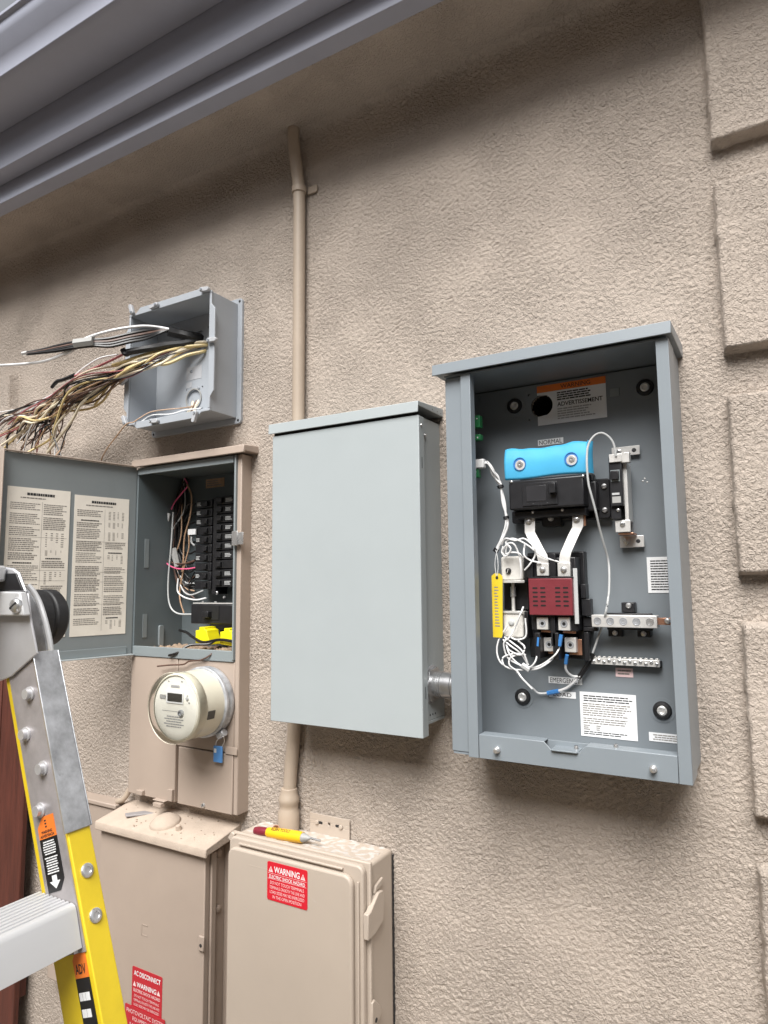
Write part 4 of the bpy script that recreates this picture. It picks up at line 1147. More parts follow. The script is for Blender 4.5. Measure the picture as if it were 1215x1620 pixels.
bx('cover_edge', BLACK, ts, cx0 - .001, cx1 + .001, -.0885, -.0747, cz1 + .0003, cz1 + .003, .0005)
a0, a1, a2, a3 = -0.3389, -0.3312, 1.4223, 1.5266
bx('side_strap', GWIRE, ts, a0, a1, -.081, -.078, a2, a3, .0004)
sp = MB()
for (pa, pb, qa, qb, ya, yb) in ((.0, .010, .118, .145, -.06, -.0365), (.0, .017, .085, .117, -.058, -.0365), (.0, .022, .064, .082, -.05, -.0365), (.0, .026, .056, .063, -.052, -.0365), (.0, .009, .0, .054, -.05, -.0365)):
    sp.box(a1 + pa, a1 + pb, ya, yb, fz0 + qa, fz0 + qb)
sp.build('side_levers', BLACK, ts, bevel=.001)
for (q0, q1, q2, q3) in ((-0.3829, -0.3712, 1.5093, 1.5555), (-0.385, -0.3764, 1.3796, 1.4358), (-0.4279, -0.4164, 1.5099, 1.546), (-0.4171, -0.4069, 1.355, 1.4038), (-0.382, -0.371, 1.3542, 1.4047)):
    bx('divider', BLACK, ts, q0, q1, -.083, -.037, q2, q3, .0008)
for i, (q0, q1, q2, q3) in enumerate(((-0.4088, -0.385, 1.5132, 1.5377), (-0.3678, -0.3436, 1.5114, 1.5379), (-0.4124, -0.39, 1.4102, 1.4337), (-0.3705, -0.3482, 1.4095, 1.4344), (-0.4063, -0.3845, 1.3674, 1.394), (-0.3655, -0.3431, 1.3673, 1.3953))):
    yl = -.082 if i < 4 else -.062
    lg = bx('lug', TIN, ts, q0, q1, yl, yl + .014, q2, q3, .001)
    cc = ((q0 + q1) / 2, yl - .0002, (q2 + q3) / 2)
    if i < 2:
        MB().lathe(cc, [(.0062, 0), (.0062, .001), (.0042, .0014), (.0042, .004), (.002, .005)], n=18).build('lug_screw', STEEL, lg, smooth=True)
    else:
        MB().lathe(cc, [(.0070, 0), (.0066, .0008), (.0054, .0008), (.0050, .0003), (.0032, .0003), (.003, -.0005)], n=20, close=False).build('socket_ring', GALV, lg, smooth=True)
        MB().lathe((cc[0], cc[1] - .0002, cc[2]), [(.0034, 0), (.0033, .0002), (.0002, .0002)], n=16).build('socket', BLACKM, lg)
        bx('copper_pad', COPPER, lg, q0 + .004, q1 + .007, yl + .0142, yl + .018, q2 - .006, q3 - .004, .0006)
a0, a1, a2, a3 = -0.3409, -0.3191, 1.4052, 1.427
bx('foot_plate', BLACK, ts, a0, a1, -.030, -.0135, a2, a3, .0015)
rivet('foot_screw', STEEL, ts, (-0.325, -0.0305, 1.4162), .0042, .004)

# coil mechanism at the left of the contactor
COIL = material('off-white coil tape', (.66, .64, .60), .55, var=.08, vscale=50, bump=.0006, bscale=120)
for (q0, q1, q2, q3) in ((-0.4868, -0.4416, 1.5042, 1.5538), (-0.4862, -0.444, 1.3911, 1.4436)):
    co = MB().prism(rrect(q0, q1, q2, q3, .006), 'y', -.070, -.034).build('coil', COIL, ts, bevel=.004, seg=3)
    bx('coil_plate', TIN, co, q0 + .002, q1 + .004, -.0725, -.0702, (q2 if q2 > 1.42 else q3) - .004, (q2 if q2 > 1.42 else q3) + .001, .0005)
    bx('coil_bracket', BLACK, ts, q1 + .0005, q1 + .008, -.062, -.0135, q2, q3, .001)
rivet('coil_bolt', BLACK, ts, (-0.4704, -0.0705, 1.5245), .0058, .005, slot=TIN)
rivet('coil_bolt', GWIRE, ts, (-0.4676, -0.0705, 1.4216), .006, .003)
a = (-0.4691, -0.05, 1.5029)
b = (-0.4696, -0.05, 1.4444)
MB().cyl(a, b, .0036, n=14).build('plunger', TIN, ts, smooth=True)
pa, pb = Vector(a), Vector(b)
MB().cyl(pa + (pb - pa) * .18, pa + (pb - pa) * .52, .0056, n=16).build('plunger_sleeve', STEEL, ts, smooth=True)
a0, a1, a2, a3 = -0.4942, -0.4416, 1.4463, 1.5016
bx('coil_frame', BLACK, ts, a0, a1, -.036, -.0135, a2, a3, .0015)

# paper tag
q = [(-0.5019, -0.082, 1.5147), (-0.495, -0.082, 1.5197), (-0.4843, -0.082, 1.5189), (-0.4787, -0.082, 1.5132), (-0.4818, -0.084, 1.3985), (-0.484, -0.084, 1.3922), (-0.5019, -0.084, 1.3929)]
tg = MB().prism([(p[0], p[2]) for p in q], 'y', -.0835, -.0825).build('hang_tag', YTAG, ts)
print_rows(INKG, tg, q[0][0] + .005, q[0][0] + .016, q[5][2] + .02, q[0][2] - .02, -.0837, 14, None, .4, .3, .6, .4)
MB().lathe((q[0][0] + .0115, -.0836, q[0][2] - .004), [(.003, 0), (.003, .0004)], n=12).build('tag_hole', INK, tg)
wire(ts, GWIRE, [(-0.4917, -0.084, 1.5146), (-0.4952, -0.08, 1.5375), (-0.4938, -0.075, 1.5593), (-0.4914, -0.07, 1.5697)], .0009, 'tag_tie')
wire(ts, GWIRE, [(-0.489, -0.084, 1.5145), (-0.4885, -0.08, 1.5374), (-0.4925, -0.075, 1.5593), (-0.4969, -0.07, 1.5673)], .0009, 'tag_tie')

# small fuse breaker at the right on its brackets
a0, a1, a2, a3 = -0.2695, -0.2174, 1.7433, 1.7613
bp = bx('bracket_plate', TIN, ts, a0, a1, -.0225, -.0195, a2, a3, .0006)
rivet('plate_hole', INK, bp, (a1 - .0105, -.0224, (a2 + a3) / 2), .0042, .0006)
rivet('plate_screw', STEEL, bp, (a0 + .014, -.0226, (a2 + a3) / 2), .0048, .004, slot=INK)
q0, q1, q2, q3 = -0.2657, -0.2423, 1.6405, 1.7346
sb = bx('small_breaker', BLACK, ts, q0, q1, -.075, -.023, q2, q3, .0015)
bx('rocker', BLACK, sb, q0 + .004, q1 - .005, -.082, -.0752, q3 - .045, q3 - .028, .0015)
bx('rocker_frame', GREYD, sb, q0 + .003, q1 - .004, -.0757, -.0752, q3 - .048, q3 - .026)
bx('breaker_label', SLEEVE, sb, q0 + .004, q1 - .004, -.0757, -.0752, q2 + .006, q2 + .018)
bx('breaker_label', GWIRE, sb, q0 + .004, q1 - .006, -.0757, -.0752, q2 + .021, q2 + .025)
bx('lug', TIN, sb, q0 + .002, q1 + .002, -.079, -.06, q3 - .012, q3 + .004, .001)
a0, a1, a2, a3 = -0.2437, -0.2279, 1.721, 1.7401
bx('bracket_clip', TIN, ts, a0, a1, -.076, -.058, a2, a3, .0008)
a0, a1, a2, a3 = -0.2426, -0.2358, 1.6133, 1.7229
bx('bracket_arm', TIN, ts, a0, a1, -.062, -.0225, a2, a3, .0005)
a0, a1, a2, a3 = -0.2609, -0.2338, 1.5923, 1.6148
lb = bx('bracket_foot', TIN, ts, a0, a1, -.064, -.06, a2, a3, .0008)
rivet('foot_screw', STEEL, lb, (-0.2474, -0.0642, 1.6074), .005, .003, slot=INK)
bx('bracket_web', COPPER, ts, a0 + .004, a1 + .004, -.0598, -.024, a2 - .004, a2 - .001, .0005)
a0, a1, a2, a3 = -0.262, -0.2177, 1.5654, 1.5877
lp = bx('bracket_plate', TIN, ts, a0, a1, -.0235, -.0205, a2, a3, .0008)
rivet('plate_hole', INK, lp, (-0.2283, -0.0234, 1.5768), .004, .0006)
MB().lathe((-0.2485, -0.0236, 1.5781), [(.0075, 0), (.0075, .001), (.005, .0016), (.005, .004), (.002, .005)], n=18).build('plate_bolt', STEEL, lp, smooth=True)
a0, a1, a2, a3 = -0.2667, -0.2484, 1.6166, 1.6405
bx('terminal', BLACK, ts, a0, a1, -.068, -.024, a2, a3, .001)
rivet('terminal_screw', STEEL, ts, (-0.2534, -0.0685, 1.6335), .0035, .002)
for c_ in ((-0.2126, -0.0122, 1.697), (-0.2084, -0.0122, 1.6893), (-0.2162, -0.0122, 1.6924)):
    rivet('panel_hole', TIN, ts, c_, .0015, .0006)
a0, a1, a2, a3 = -0.2694, -0.2513, 1.8658, 1.8824
bx('panel_clip', GREYD, ts, a0, a1, -.014, -.0123, a2, a3, .0006)

# neutral bar on its insulators and the long ground bar
q0, q1, q2, q3 = -0.3116, -0.1958, 1.4163, 1.4389
nb = bx('neutral_bar', TIN, ts, q0, q1, -.066, -.040, q2, q3, .0012)
for k in range(5):
    c_ = (q0 + (q1 - q0) * (.095 + .2 * k), -.0661, (q2 + q3) / 2)
    MB().lathe(c_, [(.0072, 0), (.0068, .0006), (.0058, .0006), (.005, -.0002), (.0035, .0003), (.0032, .0002), (.0004, .0002)], n=20).build('bar_screw', GALV if k < 4 else STEEL, nb, smooth=True)
bx('copper_tail', COPPER, ts, q1, q1 + .022, -.056, -.050, q2 + .006, q3 - .004, .0006)
rivet('tail_bolt', STEEL, ts, (q1 + .0165, -.0562, (q2 + q3) / 2 + .002), .0055, .006)
MB().box(q0 + .022, q1 - .012, -.0398, -.032, q2 - .006, q3 + .003).build('insulator_bar', BLACK, ts, bevel=.001)
for (a0, a1, a2, a3), c_ in (((-0.2623, -0.2383, 1.4426, 1.4615), (-0.2489, -0.0365, 1.4558)), ((-0.2887, -0.2632, 1.3971, 1.4161), (-0.2758, -0.0365, 1.4047)), ((-0.236, -0.2126, 1.3975, 1.415), (-0.2244, -0.0365, 1.4044))):
    bx('insulator_foot', BLACK, ts, a0, a1, -.036, -.0135, a2, a3, .0015)
    rivet('foot_screw', STEEL, ts, c_, .0052, .004, slot=None)
q0, q1, q2, q3 = -0.3232, -0.2005, 1.3438, 1.3572
gbx = bx('ground_bar', TIN, ts, q0, q1, -.032, -.020, q2, q3 - .001, .0008)
bx('bar_seat', BLACK, ts, q0 + .002, q1 + .002, -.0198, -.0135, q2 - .002, q3 - .003)
for k in range(13):
    x_ = q0 + (q1 - q0) * (k + .5) / 13
    rivet('bar_screw', STEEL, gbx, (x_, -.0319, (q2 + q3) / 2 + (.0015 if k % 2 else -.0015)), .0034, .0022, slot=INK)
    MB().box(x_ - .0026, x_ + .0026, -.030, -.022, q3 - .0008, q3 + .0018).build('bar_tooth', TIN, gbx, bevel=.0005)

# green terminals on the left wall and the white plug
for (a0, a1, a2, a3), y_ in (((-0.5343, -0.5147, 1.8202, 1.8456), -.09), ((-0.5352, -0.5142, 1.7936, 1.8055), -.09), ((-0.5399, -0.5203, 1.7161, 1.7345), -.09)):
    te = bx('terminal_block', GREENP, ts, -.5645, a1, y_ - .004, y_ + .012, a2, a3, .001)
    rivet('terminal_dot', WWIRE, te, (a1 - .006, y_ - .0042, a3 - .007), .0016, .0006)
bx('board', BLACK, ts, -.5645, -.553, -.10, -.05, 1.66, 1.87)
a0, a1, a2, a3 = -0.5268, -0.5074, 1.7346, 1.753
bx('plug', WWIRE, ts, a0, a1, -.097, -.083, a2, a3, .0015)

# white control wires
ww = lambda pts, r=.0017, m_=None, n_='wire': wire(ts, m_ or WWIRE, pts, r, n_)
wr2 = random.Random(5)
for k in range(5):
    j = lambda s: wr2.uniform(-s, s)
    ww([(-0.5087, -0.09, 1.7443), ((-0.5013, -0.088, 1.7425)) if k < 2 else ((-0.502, -0.086, 1.7468)), tuple(v + j(.004) for v in (-0.4939, -0.08, 1.7259)), tuple(v + j(.0035) for v in (-0.488, -0.075, 1.713)), tuple(v + j(.002) for v in (-0.4821, -0.07, 1.6987))], .0016)
    ww([tuple(v + j(.002) for v in (-0.4821, -0.07, 1.6987)), tuple(v + j(.002) for v in (-0.4771, -0.068, 1.6634)), tuple(v + j(.002) for v in (-0.4734, -0.066, 1.6335)), tuple(v + j(.0025) for v in (-0.474, -0.066, 1.6129)), tuple(v + j(.0025) for v in (-0.4856, -0.066, 1.5864)), tuple(v + j(.003) for v in (-0.4957, -0.066, 1.5674))], .0019)
ww([(-0.4828, -0.07, 1.6988), (-0.4816, -0.07, 1.6935)], .0068, BLACK, 'cable_tie')
ww([(-0.4743, -0.066, 1.6349), (-0.4731, -0.066, 1.6296)], .0062, BLACK, 'cable_tie')
ww([(-0.4949, -0.066, 1.57), (-0.4999, -0.066, 1.5637)], .0055, BLACK, 'cable_tie')
loops = [
    [(-0.4801, -0.078, 1.5766), (-0.4684, -0.087, 1.5884), (-0.4478, -0.09, 1.5836), (-0.4329, -0.084, 1.5871), (-0.4193, -0.087, 1.5789), (-0.4086, -0.09, 1.566), (-0.411, -0.084, 1.5515), (-0.4208, -0.087, 1.5357), (-0.4323, -0.084, 1.5248)],
    [(-0.4709, -0.081, 1.5787), (-0.4519, -0.09, 1.5775), (-0.4441, -0.084, 1.5587), (-0.4387, -0.087, 1.5336), (-0.4406, -0.084, 1.5089)],
    [(-0.4752, -0.084, 1.5736), (-0.4783, -0.084, 1.5611), (-0.4681, -0.087, 1.5531), (-0.4574, -0.09, 1.5677), (-0.4697, -0.084, 1.581), (-0.4526, -0.087, 1.5877), (-0.4236, -0.09, 1.5739), (-0.396, -0.084, 1.5511), (-0.3651, -0.081, 1.5393)],
    [(-0.4754, -0.078, 1.5536), (-0.4744, -0.087, 1.5659), (-0.465, -0.09, 1.5755), (-0.4704, -0.084, 1.5583), (-0.4587, -0.087, 1.5603), (-0.4395, -0.09, 1.5571), (-0.4364, -0.078, 1.5424)],
    [(-0.4317, -0.081, 1.5747), (-0.4306, -0.09, 1.5544), (-0.4215, -0.084, 1.5444), (-0.4079, -0.087, 1.5403), (-0.3989, -0.084, 1.5377)],
    [(-0.4722, -0.08, 1.4158), (-0.4902, -0.08, 1.3905), (-0.495, -0.083, 1.3658), (-0.4866, -0.086, 1.3443), (-0.4683, -0.08, 1.3324), (-0.4436, -0.077, 1.331)],
    [(-0.4817, -0.074, 1.3928), (-0.4605, -0.083, 1.3819), (-0.4419, -0.086, 1.3682), (-0.4345, -0.08, 1.3462), (-0.4384, -0.077, 1.3361)],
    [(-0.4834, -0.077, 1.388), (-0.4648, -0.086, 1.3771), (-0.4467, -0.08, 1.3626), (-0.4331, -0.077, 1.3412)],
    [(-0.4366, -0.08, 1.3607), (-0.4583, -0.08, 1.3622), (-0.4822, -0.083, 1.354), (-0.4802, -0.086, 1.3397), (-0.4731, -0.074, 1.3315)],
    [(-0.4462, -0.074, 1.3609), (-0.4665, -0.083, 1.3547), (-0.4685, -0.086, 1.3403), (-0.4555, -0.08, 1.3282), (-0.4446, -0.083, 1.3159), (-0.4261, -0.08, 1.2964)],
    [(-0.4782, -0.077, 1.3845), (-0.4678, -0.086, 1.3611), (-0.4525, -0.08, 1.3429), (-0.4313, -0.083, 1.3371), (-0.4174, -0.086, 1.3477), (-0.4138, -0.08, 1.364), (-0.4128, -0.077, 1.3831)],
    [(-0.4349, -0.08, 1.3342), (-0.4121, -0.08, 1.3402), (-0.3935, -0.083, 1.3509), (-0.375, -0.086, 1.3662), (-0.3706, -0.074, 1.3819)],
    [(-0.4345, -0.074, 1.3311), (-0.4138, -0.083, 1.3356), (-0.3978, -0.086, 1.3439), (-0.3819, -0.08, 1.3583), (-0.3712, -0.077, 1.375)],
    [(-0.4396, -0.077, 1.4532), (-0.4449, -0.086, 1.4351), (-0.4581, -0.08, 1.4099), (-0.4679, -0.083, 1.3939), (-0.479, -0.086, 1.3815), (-0.4741, -0.08, 1.3541), (-0.4489, -0.083, 1.341), (-0.4349, -0.08, 1.3354)],
    [(-0.4355, -0.08, 1.4313), (-0.4354, -0.08, 1.3971), (-0.4525, -0.083, 1.3895), (-0.4664, -0.08, 1.3937)],
    [(-0.4532, -0.074, 1.3863), (-0.4376, -0.083, 1.3754), (-0.4447, -0.086, 1.3609), (-0.4672, -0.08, 1.3667), (-0.4784, -0.077, 1.3783)],
]
for pts_ in loops:
    ww(pts_)
ww([(-0.4449, -0.08, 1.3409), (-0.4299, -0.08, 1.332)], .006, GWIRE, 'cable_tie')
ww([(-0.4102, -0.08, 1.3954), (-0.412, -0.08, 1.3785)], .0038, BLUET, 'crimp')
ww([(-0.3658, -0.08, 1.4015), (-0.3702, -0.08, 1.3801)], .0038, BLUET, 'crimp')
ww([(-0.3619, -0.06, 1.362), (-0.3664, -0.055, 1.3446)], .0036, BLUET, 'crimp')
ww([(-0.3663, -0.055, 1.347), (-0.3681, -0.05, 1.3344), (-0.3651, -0.04, 1.3239), (-0.3582, -0.03, 1.3183), (-0.3465, -0.028, 1.3187)], .0024)
ww([(-0.4591, -0.07, 1.3244), (-0.4561, -0.05, 1.31), (-0.4413, -0.03, 1.2898), (-0.4338, -0.022, 1.2805), (-0.4228, -0.02, 1.2798), (-0.4125, -0.02, 1.2818)], .0019)
ww([(-0.4147, -0.021, 1.2811), (-0.3917, -0.021, 1.287)], .0046, BLUET, 'splice')
ww([(-0.3942, -0.021, 1.2863), (-0.3774, -0.022, 1.293), (-0.3641, -0.024, 1.3027), (-0.3508, -0.026, 1.317), (-0.3466, -0.027, 1.3234)], .0026)
ww([(-0.3518, -0.027, 1.3159), (-0.3368, -0.03, 1.3363), (-0.3191, -0.034, 1.365)], .0034, BWIRE, 'heat_shrink')
ww([(-0.3482, -0.027, 1.3137), (-0.3308, -0.03, 1.3366), (-0.3169, -0.034, 1.3616)], .0022, BWIRE, 'heat_shrink')
ww([(-0.3204, -0.034, 1.3626), (-0.3092, -0.036, 1.3906), (-0.2995, -0.038, 1.4148), (-0.2843, -0.07, 1.4426), (-0.2792, -0.06, 1.4774), (-0.2786, -0.05, 1.514), (-0.2807, -0.045, 1.5429), (-0.2843, -0.06, 1.5724), (-0.2878, -0.075, 1.6028), (-0.2899, -0.088, 1.6305), (-0.2947, -0.095, 1.6599), (-0.2988, -0.098, 1.6837), (-0.3003, -0.098, 1.7199), (-0.2981, -0.094, 1.7541), (-0.2882, -0.09, 1.7731), (-0.2741, -0.087, 1.7792), (-0.2612, -0.084, 1.771), (-0.2531, -0.082, 1.7559), (-0.2505, -0.08, 1.7332)], .0021, GWIRE)

# ------------------------------------------------------------------ beige disconnect box below the panel
dc = thing('disconnect_box', 'beige metal disconnect box with dusty cap and red stickers low on the wall', 'disconnect box', (-1.44, 0, .2))
bx('case', BEIGE, dc, -1.638, -1.262, -.088, .003, .16, .860, .002)
ddr = bx('door', BEIGE, dc, -1.642, -1.2525, -.106, -.0885, .15, .846, .0025)
MB().prism([(.003, .893), (-.121, .869), (-.1235, .866), (-.1235, .8475), (-.119, .8475), (-.117, .852), (.003, .868)], 'x', -1.646, -1.2335).build('top_cap', DUSTY, dc, bevel=.002)
bx('side_rib', BEIGE, dc, -1.2615, -1.2485, -.087, -.070, .16, .846, .002)
bx('side_rib', BEIGE, dc, -1.2615, -1.243, -.030, -.002, .16, .858, .002)
for z_ in (.832, .70):
    rivet('side_screw', BEIGE, dc, (-1.2617, -.052, z_), .010, .006, (1, 0, 0))
x0, x1, z0, z1 = -1.2656, -1.2427, 0.6278, 0.6619
hp = bx('hasp', BEIGE, ddr, x0, -1.2475, -.112, -.1062, z0, z1, .002)
rivet('hasp_hole', INK, hp, ((x0 - 1.2475) / 2, -.1121, (z0 + z1) / 2 - .004), .0042, .0008)
hb = MB().lathe((-1.4385, -.065, .8775), [(.040, -.01), (.040, .006), (.036, .011), (.030, .014), (.022, .0205), (.008, .022)], (0, -.19, 1), 36).build('hub', DUSTY, dc, smooth=True)
MB().lathe((-1.375, -.078, .880), [(.008, -.004), (.007, .009), (.003, .011)], (0, -.19, 1), 14).build('cap_screw', DUSTY, dc, smooth=True)
# embossed mark on the door
for z_ in (.637, .612):
    bx('emboss', BEIGE, ddr, -1.468, -1.448, -.1072, -.1062, z_, z_ + .003, .0005)
bx('emboss', BEIGE, ddr, -1.471, -1.469, -.1070, -.1062, .612, .64, .0005)
LY = -.1062
x0, x1, z0, z1 = -1.500, -1.390, .405, .531
l1 = MB().prism(rrect(x0, x1, z0, z1, .004), 'y', LY - .0008, LY).build('warning_sticker', REDD, dc)
text('AC DISCONNECT', WHITE, l1, x0 + .007, x1 - .006, z1 - .020, z1 - .008, LY - .0011, bold=.02)
text('WARNING', WHITE, l1, x0 + .018, x1 - .020, z1 - .046, z1 - .034, LY - .0011, bold=.02)
for xx in (x0 + .010, x1 - .012):
    MB().add([(xx - .006, LY - .0011, z1 - .046), (xx + .006, LY - .0011, z1 - .046), (xx, LY - .0011, z1 - .034)], [(0, 1, 2)]).build('triangle', PINKINK, l1)
text('ELECTRIC SHOCK HAZARD', PINKINK, l1, x0 + .007, x1 - .006, z1 - .0585, z1 - .051, LY - .0011, bold=.01)
for k, t_ in enumerate(('DO NOT TOUCH TERMINALS', 'TERMINALS ON BOTH THE LINE AND', 'LOAD SIDES MAY BE ENERGIZED', 'IN THE OPEN POSITION')):
    i_ = (.010, .008, .009, .018)[k]
    text(t_, PINKINK, l1, x0 + i_, x1 - i_, z1 - .0705 - k * .0105, z1 - .0645 - k * .0105, LY - .0011)
x0, x1, z0, z1 = -1.522, -1.376, .33, .4365
l2 = MB().prism(rrect(x0, x1, z0, z1, .003), 'y', LY - .0022, LY - .0013).build('warning_sticker', REDD, dc)
text('PHOTOVOLTAIC SYSTEM', PINKINK, l2, x0 + .007, x1 - .006, z1 - .018, z1 - .008, LY - .0025)
text('EQUIPPED WITH', PINKINK, l2, x0 + .03, x1 - .03, z1 - .034, z1 - .024, LY - .0025)
text('RAPID SHUTDOWN', PINKINK, l2, x0 + .02, x1 - .02, z1 - .050, z1 - .040, LY - .0025)
# grit and scraps on the cap, below the panel
sc = thing('grey_scrap', 'flat grey scrap of tape lying on the dusty beige cap', 'scrap', (-1.535, -.06, .88))
MB().prism([(-1.585, -.075), (-1.565, -.088), (-1.535, -.056), (-1.51, -.034), (-1.515, -.022), (-1.55, -.03)], 'z', .8805, .8855).build('tape', GRIT, sc, bevel=.0015)
cr_ = random.Random(3)
gm = MB()
for k in range(40):
    x_, y_ = cr_.uniform(-1.62, -1.25), cr_.uniform(-.11, -.01)
    z_ = .893 + y_ * .1935 + .0002
    s_ = cr_.uniform(.0005, .0016)
    gm.box(x_ - s_, x_ + s_ * cr_.uniform(.5, 2), y_ - s_, y_ + s_, z_ - .0004, z_ + s_)
gmo = gm.build('grit', material('beige grit', (.40, .325, .26), .9, var=.2, vscale=200), dc)
gmo['kind'] = 'stuff'

# ------------------------------------------------------------------ smooth beige box behind the ladder
ub = thing('utility_box', 'smooth beige box on the wall between ladder and disconnect box', 'box', (-1.78, 0, .35))
bx('case', BEIGE, ub, -1.95, -1.668, -.040, .003, .35, .873, .003)
bx('lid', BEIGE, ub, -1.956, -1.662, -.046, .003, .8732, .886, .003)
MB().tube([(-1.6361, -0.02, 0.9278), (-1.6426, -0.025, 0.9108), (-1.6544, -0.03, 0.8966), (-1.6731, -0.03, 0.8904)], .008, 10).build('cable', PIPE, ub, smooth=True)

# ------------------------------------------------------------------ beige plastic enclosure, lower centre
pv = thing('plastic_enclosure', 'large beige plastic enclosure with rounded cover and red warning sticker', 'enclosure', (-.97, 0, .2))
bx('body', PVCBEIGE, pv, -1.160, -.785, -.098, -.002, .16, .913, .008, seg=4)
bx('rim', PVCBEIGE, pv, -1.166, -.779, -.108, -.0985, .16, .919, .003, seg=3)
cv = MB().prism(rrect(-1.158, -.787, .17, .915, .016, 6), 'y', -.124, -.1085).build('cover', PVCBEIGE, pv, bevel=.004, seg=3)
MB().prism(rrect(-1.150, -.806, .18, .897, .022, 8), 'y', -.1385, -.1243).build('cover_panel', PVCBEIGE, cv, bevel=.005, seg=3)
bx('cover_ridge', PVCBEIGE, cv, -1.125, -.835, -.1305, -.1243, .9015, .906, .0015)
bx('cover_ridge', PVCBEIGE, cv, -.7985, -.7945, -.130, -.1243, .2, .885, .0012)
bx('panel_line', PVCBEIGE, cv, -1.085, -1.02, -.1388, -.1384, .8665, .8685)
gx = np.linspace(-1.15, -.795, 70)
gy = np.linspace(-.090, -.008, 22)
GX, GY = np.meshgrid(gx, gy)
grid_mesh('dust', GX, GY, .9128 + .0008 * np.clip(band(22, 70, .03, .7, .005), -.2, 2), material('pale grey dust', (.50, .465, .43), .95, var=.1, vscale=40, bump=.0006, bscale=200, spots=((.42, .39, .36), .68, 40)), pv)
# latch and lug ear on the right side
x0 = -.7849
zc0, zc1 = .775, .845
lt = MB().prism([(-.128, zc0), (-.128, zc0 + .05), (-.118, zc0 + .052), (-.085, zc0 + .078), (-.066, zc0 + .076), (-.062, zc0 + .055), (-.066, zc0 + .015), (-.10, zc0 + .002)], 'x', -.7845, -.772).build('latch', PVCBEIGE, pv, bevel=.002)
MB().prism([(-.092, zc0 + .076), (-.06, zc0 + .084), (-.056, zc0 + .098), (-.085, zc0 + .09)], 'x', -.7845, -.778).build('latch_hinge', PVCBEIGE, pv, bevel=.0015)
er = MB().prism([(-.1075, .583), (-.1075, .645), (-.097, .648), (-.068, .618), (-.072, .605)], 'x', -.7845, -.776).build('lug_ear', PVCBEIGE, pv, bevel=.0025)
rivet('ear_hole', INK, er, (-.7758, -.093, .606), .0048, .0006, (1, 0, 0))
MB().prism([(-1.172, .905), (-1.160, .921), (-1.150, .916), (-1.160, .897)], 'y', -.116, -.100).build('hinge_knuckle', PVCBEIGE, pv, bevel=.002)
fo = MB().plate(-1.010, -.897, .905, .957, -.0075, -.0035, [(-.9545, .9385, .0032)]).build('mounting_foot', PVCBEIGE, pv, bevel=.0008)
for xx in (-.9835, -.925):
    MB().prism(rrect(xx - .011, xx + .011, .9355, .9415, .003), 'y', -.0079, -.0076).build('slot', INK, fo)
    rivet('foot_screw', PVCBEIGE, fo, (xx + (.005 if xx > -.95 else -.005), -.0078, .938), .0052, .004)
bx('gap_shadow_strip', INK, pv, -.7846, -.7835, -.006, .002, .16, .90)  # ink-black strip standing in for the shade in the gap at the wall
LY = -.1387
x0, x1, z0, z1 = -1.0295, -.9185, .8065, .8875
ws_ = MB().prism(rrect(x0, x1, z0, z1, .004), 'y', LY - .0009, LY).build('warning_sticker', RED, pv)
LY -= .0012
text('WARNING', WHITE, ws_, x0 + .0195, x1 - .0205, z1 - .0215, z1 - .008, LY, bold=.02)
for xx in (x0 + .0105, x1 - .0115):
    tr = MB().add([(xx - .0065, LY, z1 - .0215), (xx + .0065, LY, z1 - .0215), (xx, LY, z1 - .009)], [(0, 1, 2)]).build('triangle', PINKINK, ws_)
    MB().add([(xx - .0008, LY - .0002, z1 - .0185), (xx + .0008, LY - .0002, z1 - .0185), (xx + .0011, LY - .0002, z1 - .013), (xx - .0011, LY - .0002, z1 - .013)], [(0, 1, 2, 3)]).build('mark', RED, ws_)
for z_ in (.0245, .036):
    MB().add([(x0 + .002, LY, z1 - z_), (x1 - .002, LY, z1 - z_), (x1 - .002, LY, z1 - z_ + .0007), (x0 + .002, LY, z1 - z_ + .0007)], [(0, 1, 2, 3)]).build('rule', PINKINK, ws_)
text('ELECTRIC SHOCK HAZARD', WHITE, ws_, x0 + .006, x1 - .006, z1 - .0345, z1 - .027, LY, bold=.012)
for k, t_ in enumerate(('DO NOT TOUCH TERMINALS', 'TERMINALS ON BOTH THE LINE AND', 'LOAD SIDES MAY BE ENERGIZED', 'IN THE OPEN POSITION')):
    i_ = (.009, .007, .008, .016)[k]
    text(t_, PINKINK, ws_, x0 + i_, x1 - i_, z1 - .0465 - k * .0098, z1 - .040 - k * .0098, LY)

# screwdriver and copper fitting left on top
sd = thing('screwdriver', 'yellow and red handled screwdriver lying on the beige plastic enclosure', 'screwdriver', (-1.0331, -0.075, 0.9233))
pa, pb, pc, pd = Vector((-1.1186, -0.078, 0.9184)), Vector((-1.0798, -0.078, 0.9213)), Vector((-0.9776, -0.078, 0.9268)), Vector((-0.9562, -0.078, 0.9291))
MB().tube([pa, pa.lerp(pb, .5), pb], lambda t: .0085 + .002 * math.sin(t * 3), 12, 4).build('handle_end', MAROONH, sd, smooth=True)
hd = MB().tube([pb, pb.lerp(pc, .1), pb.lerp(pc, .5), pb.lerp(pc, .85), pc], lambda t: .0105 + .0015 * math.sin(t * 3.1) + .0015 * t, 14, 4).build('grip', material('yellow grip', (.86, .50, .015), .35, var=.05), sd, smooth=True)
MB().tube([pc, pc.lerp(pd, .35), pc.lerp(pd, .7), pd], lambda t: .008 * (1 - t) + .003, 10, 3).build('collar', SLEEVE, sd, smooth=True)
MB().cyl(pd, pd + (pd - pc).normalized() * .028 + Vector((0, 0, -.004)), .0028, n=10).build('shaft', STEEL, sd, smooth=True)
dx = (pc - pb).normalized()
nz = Vector((0, -.5, .866))
nz = (nz - dx * nz.dot(dx)).normalized()
ay = -nz
az = dx.cross(ay)
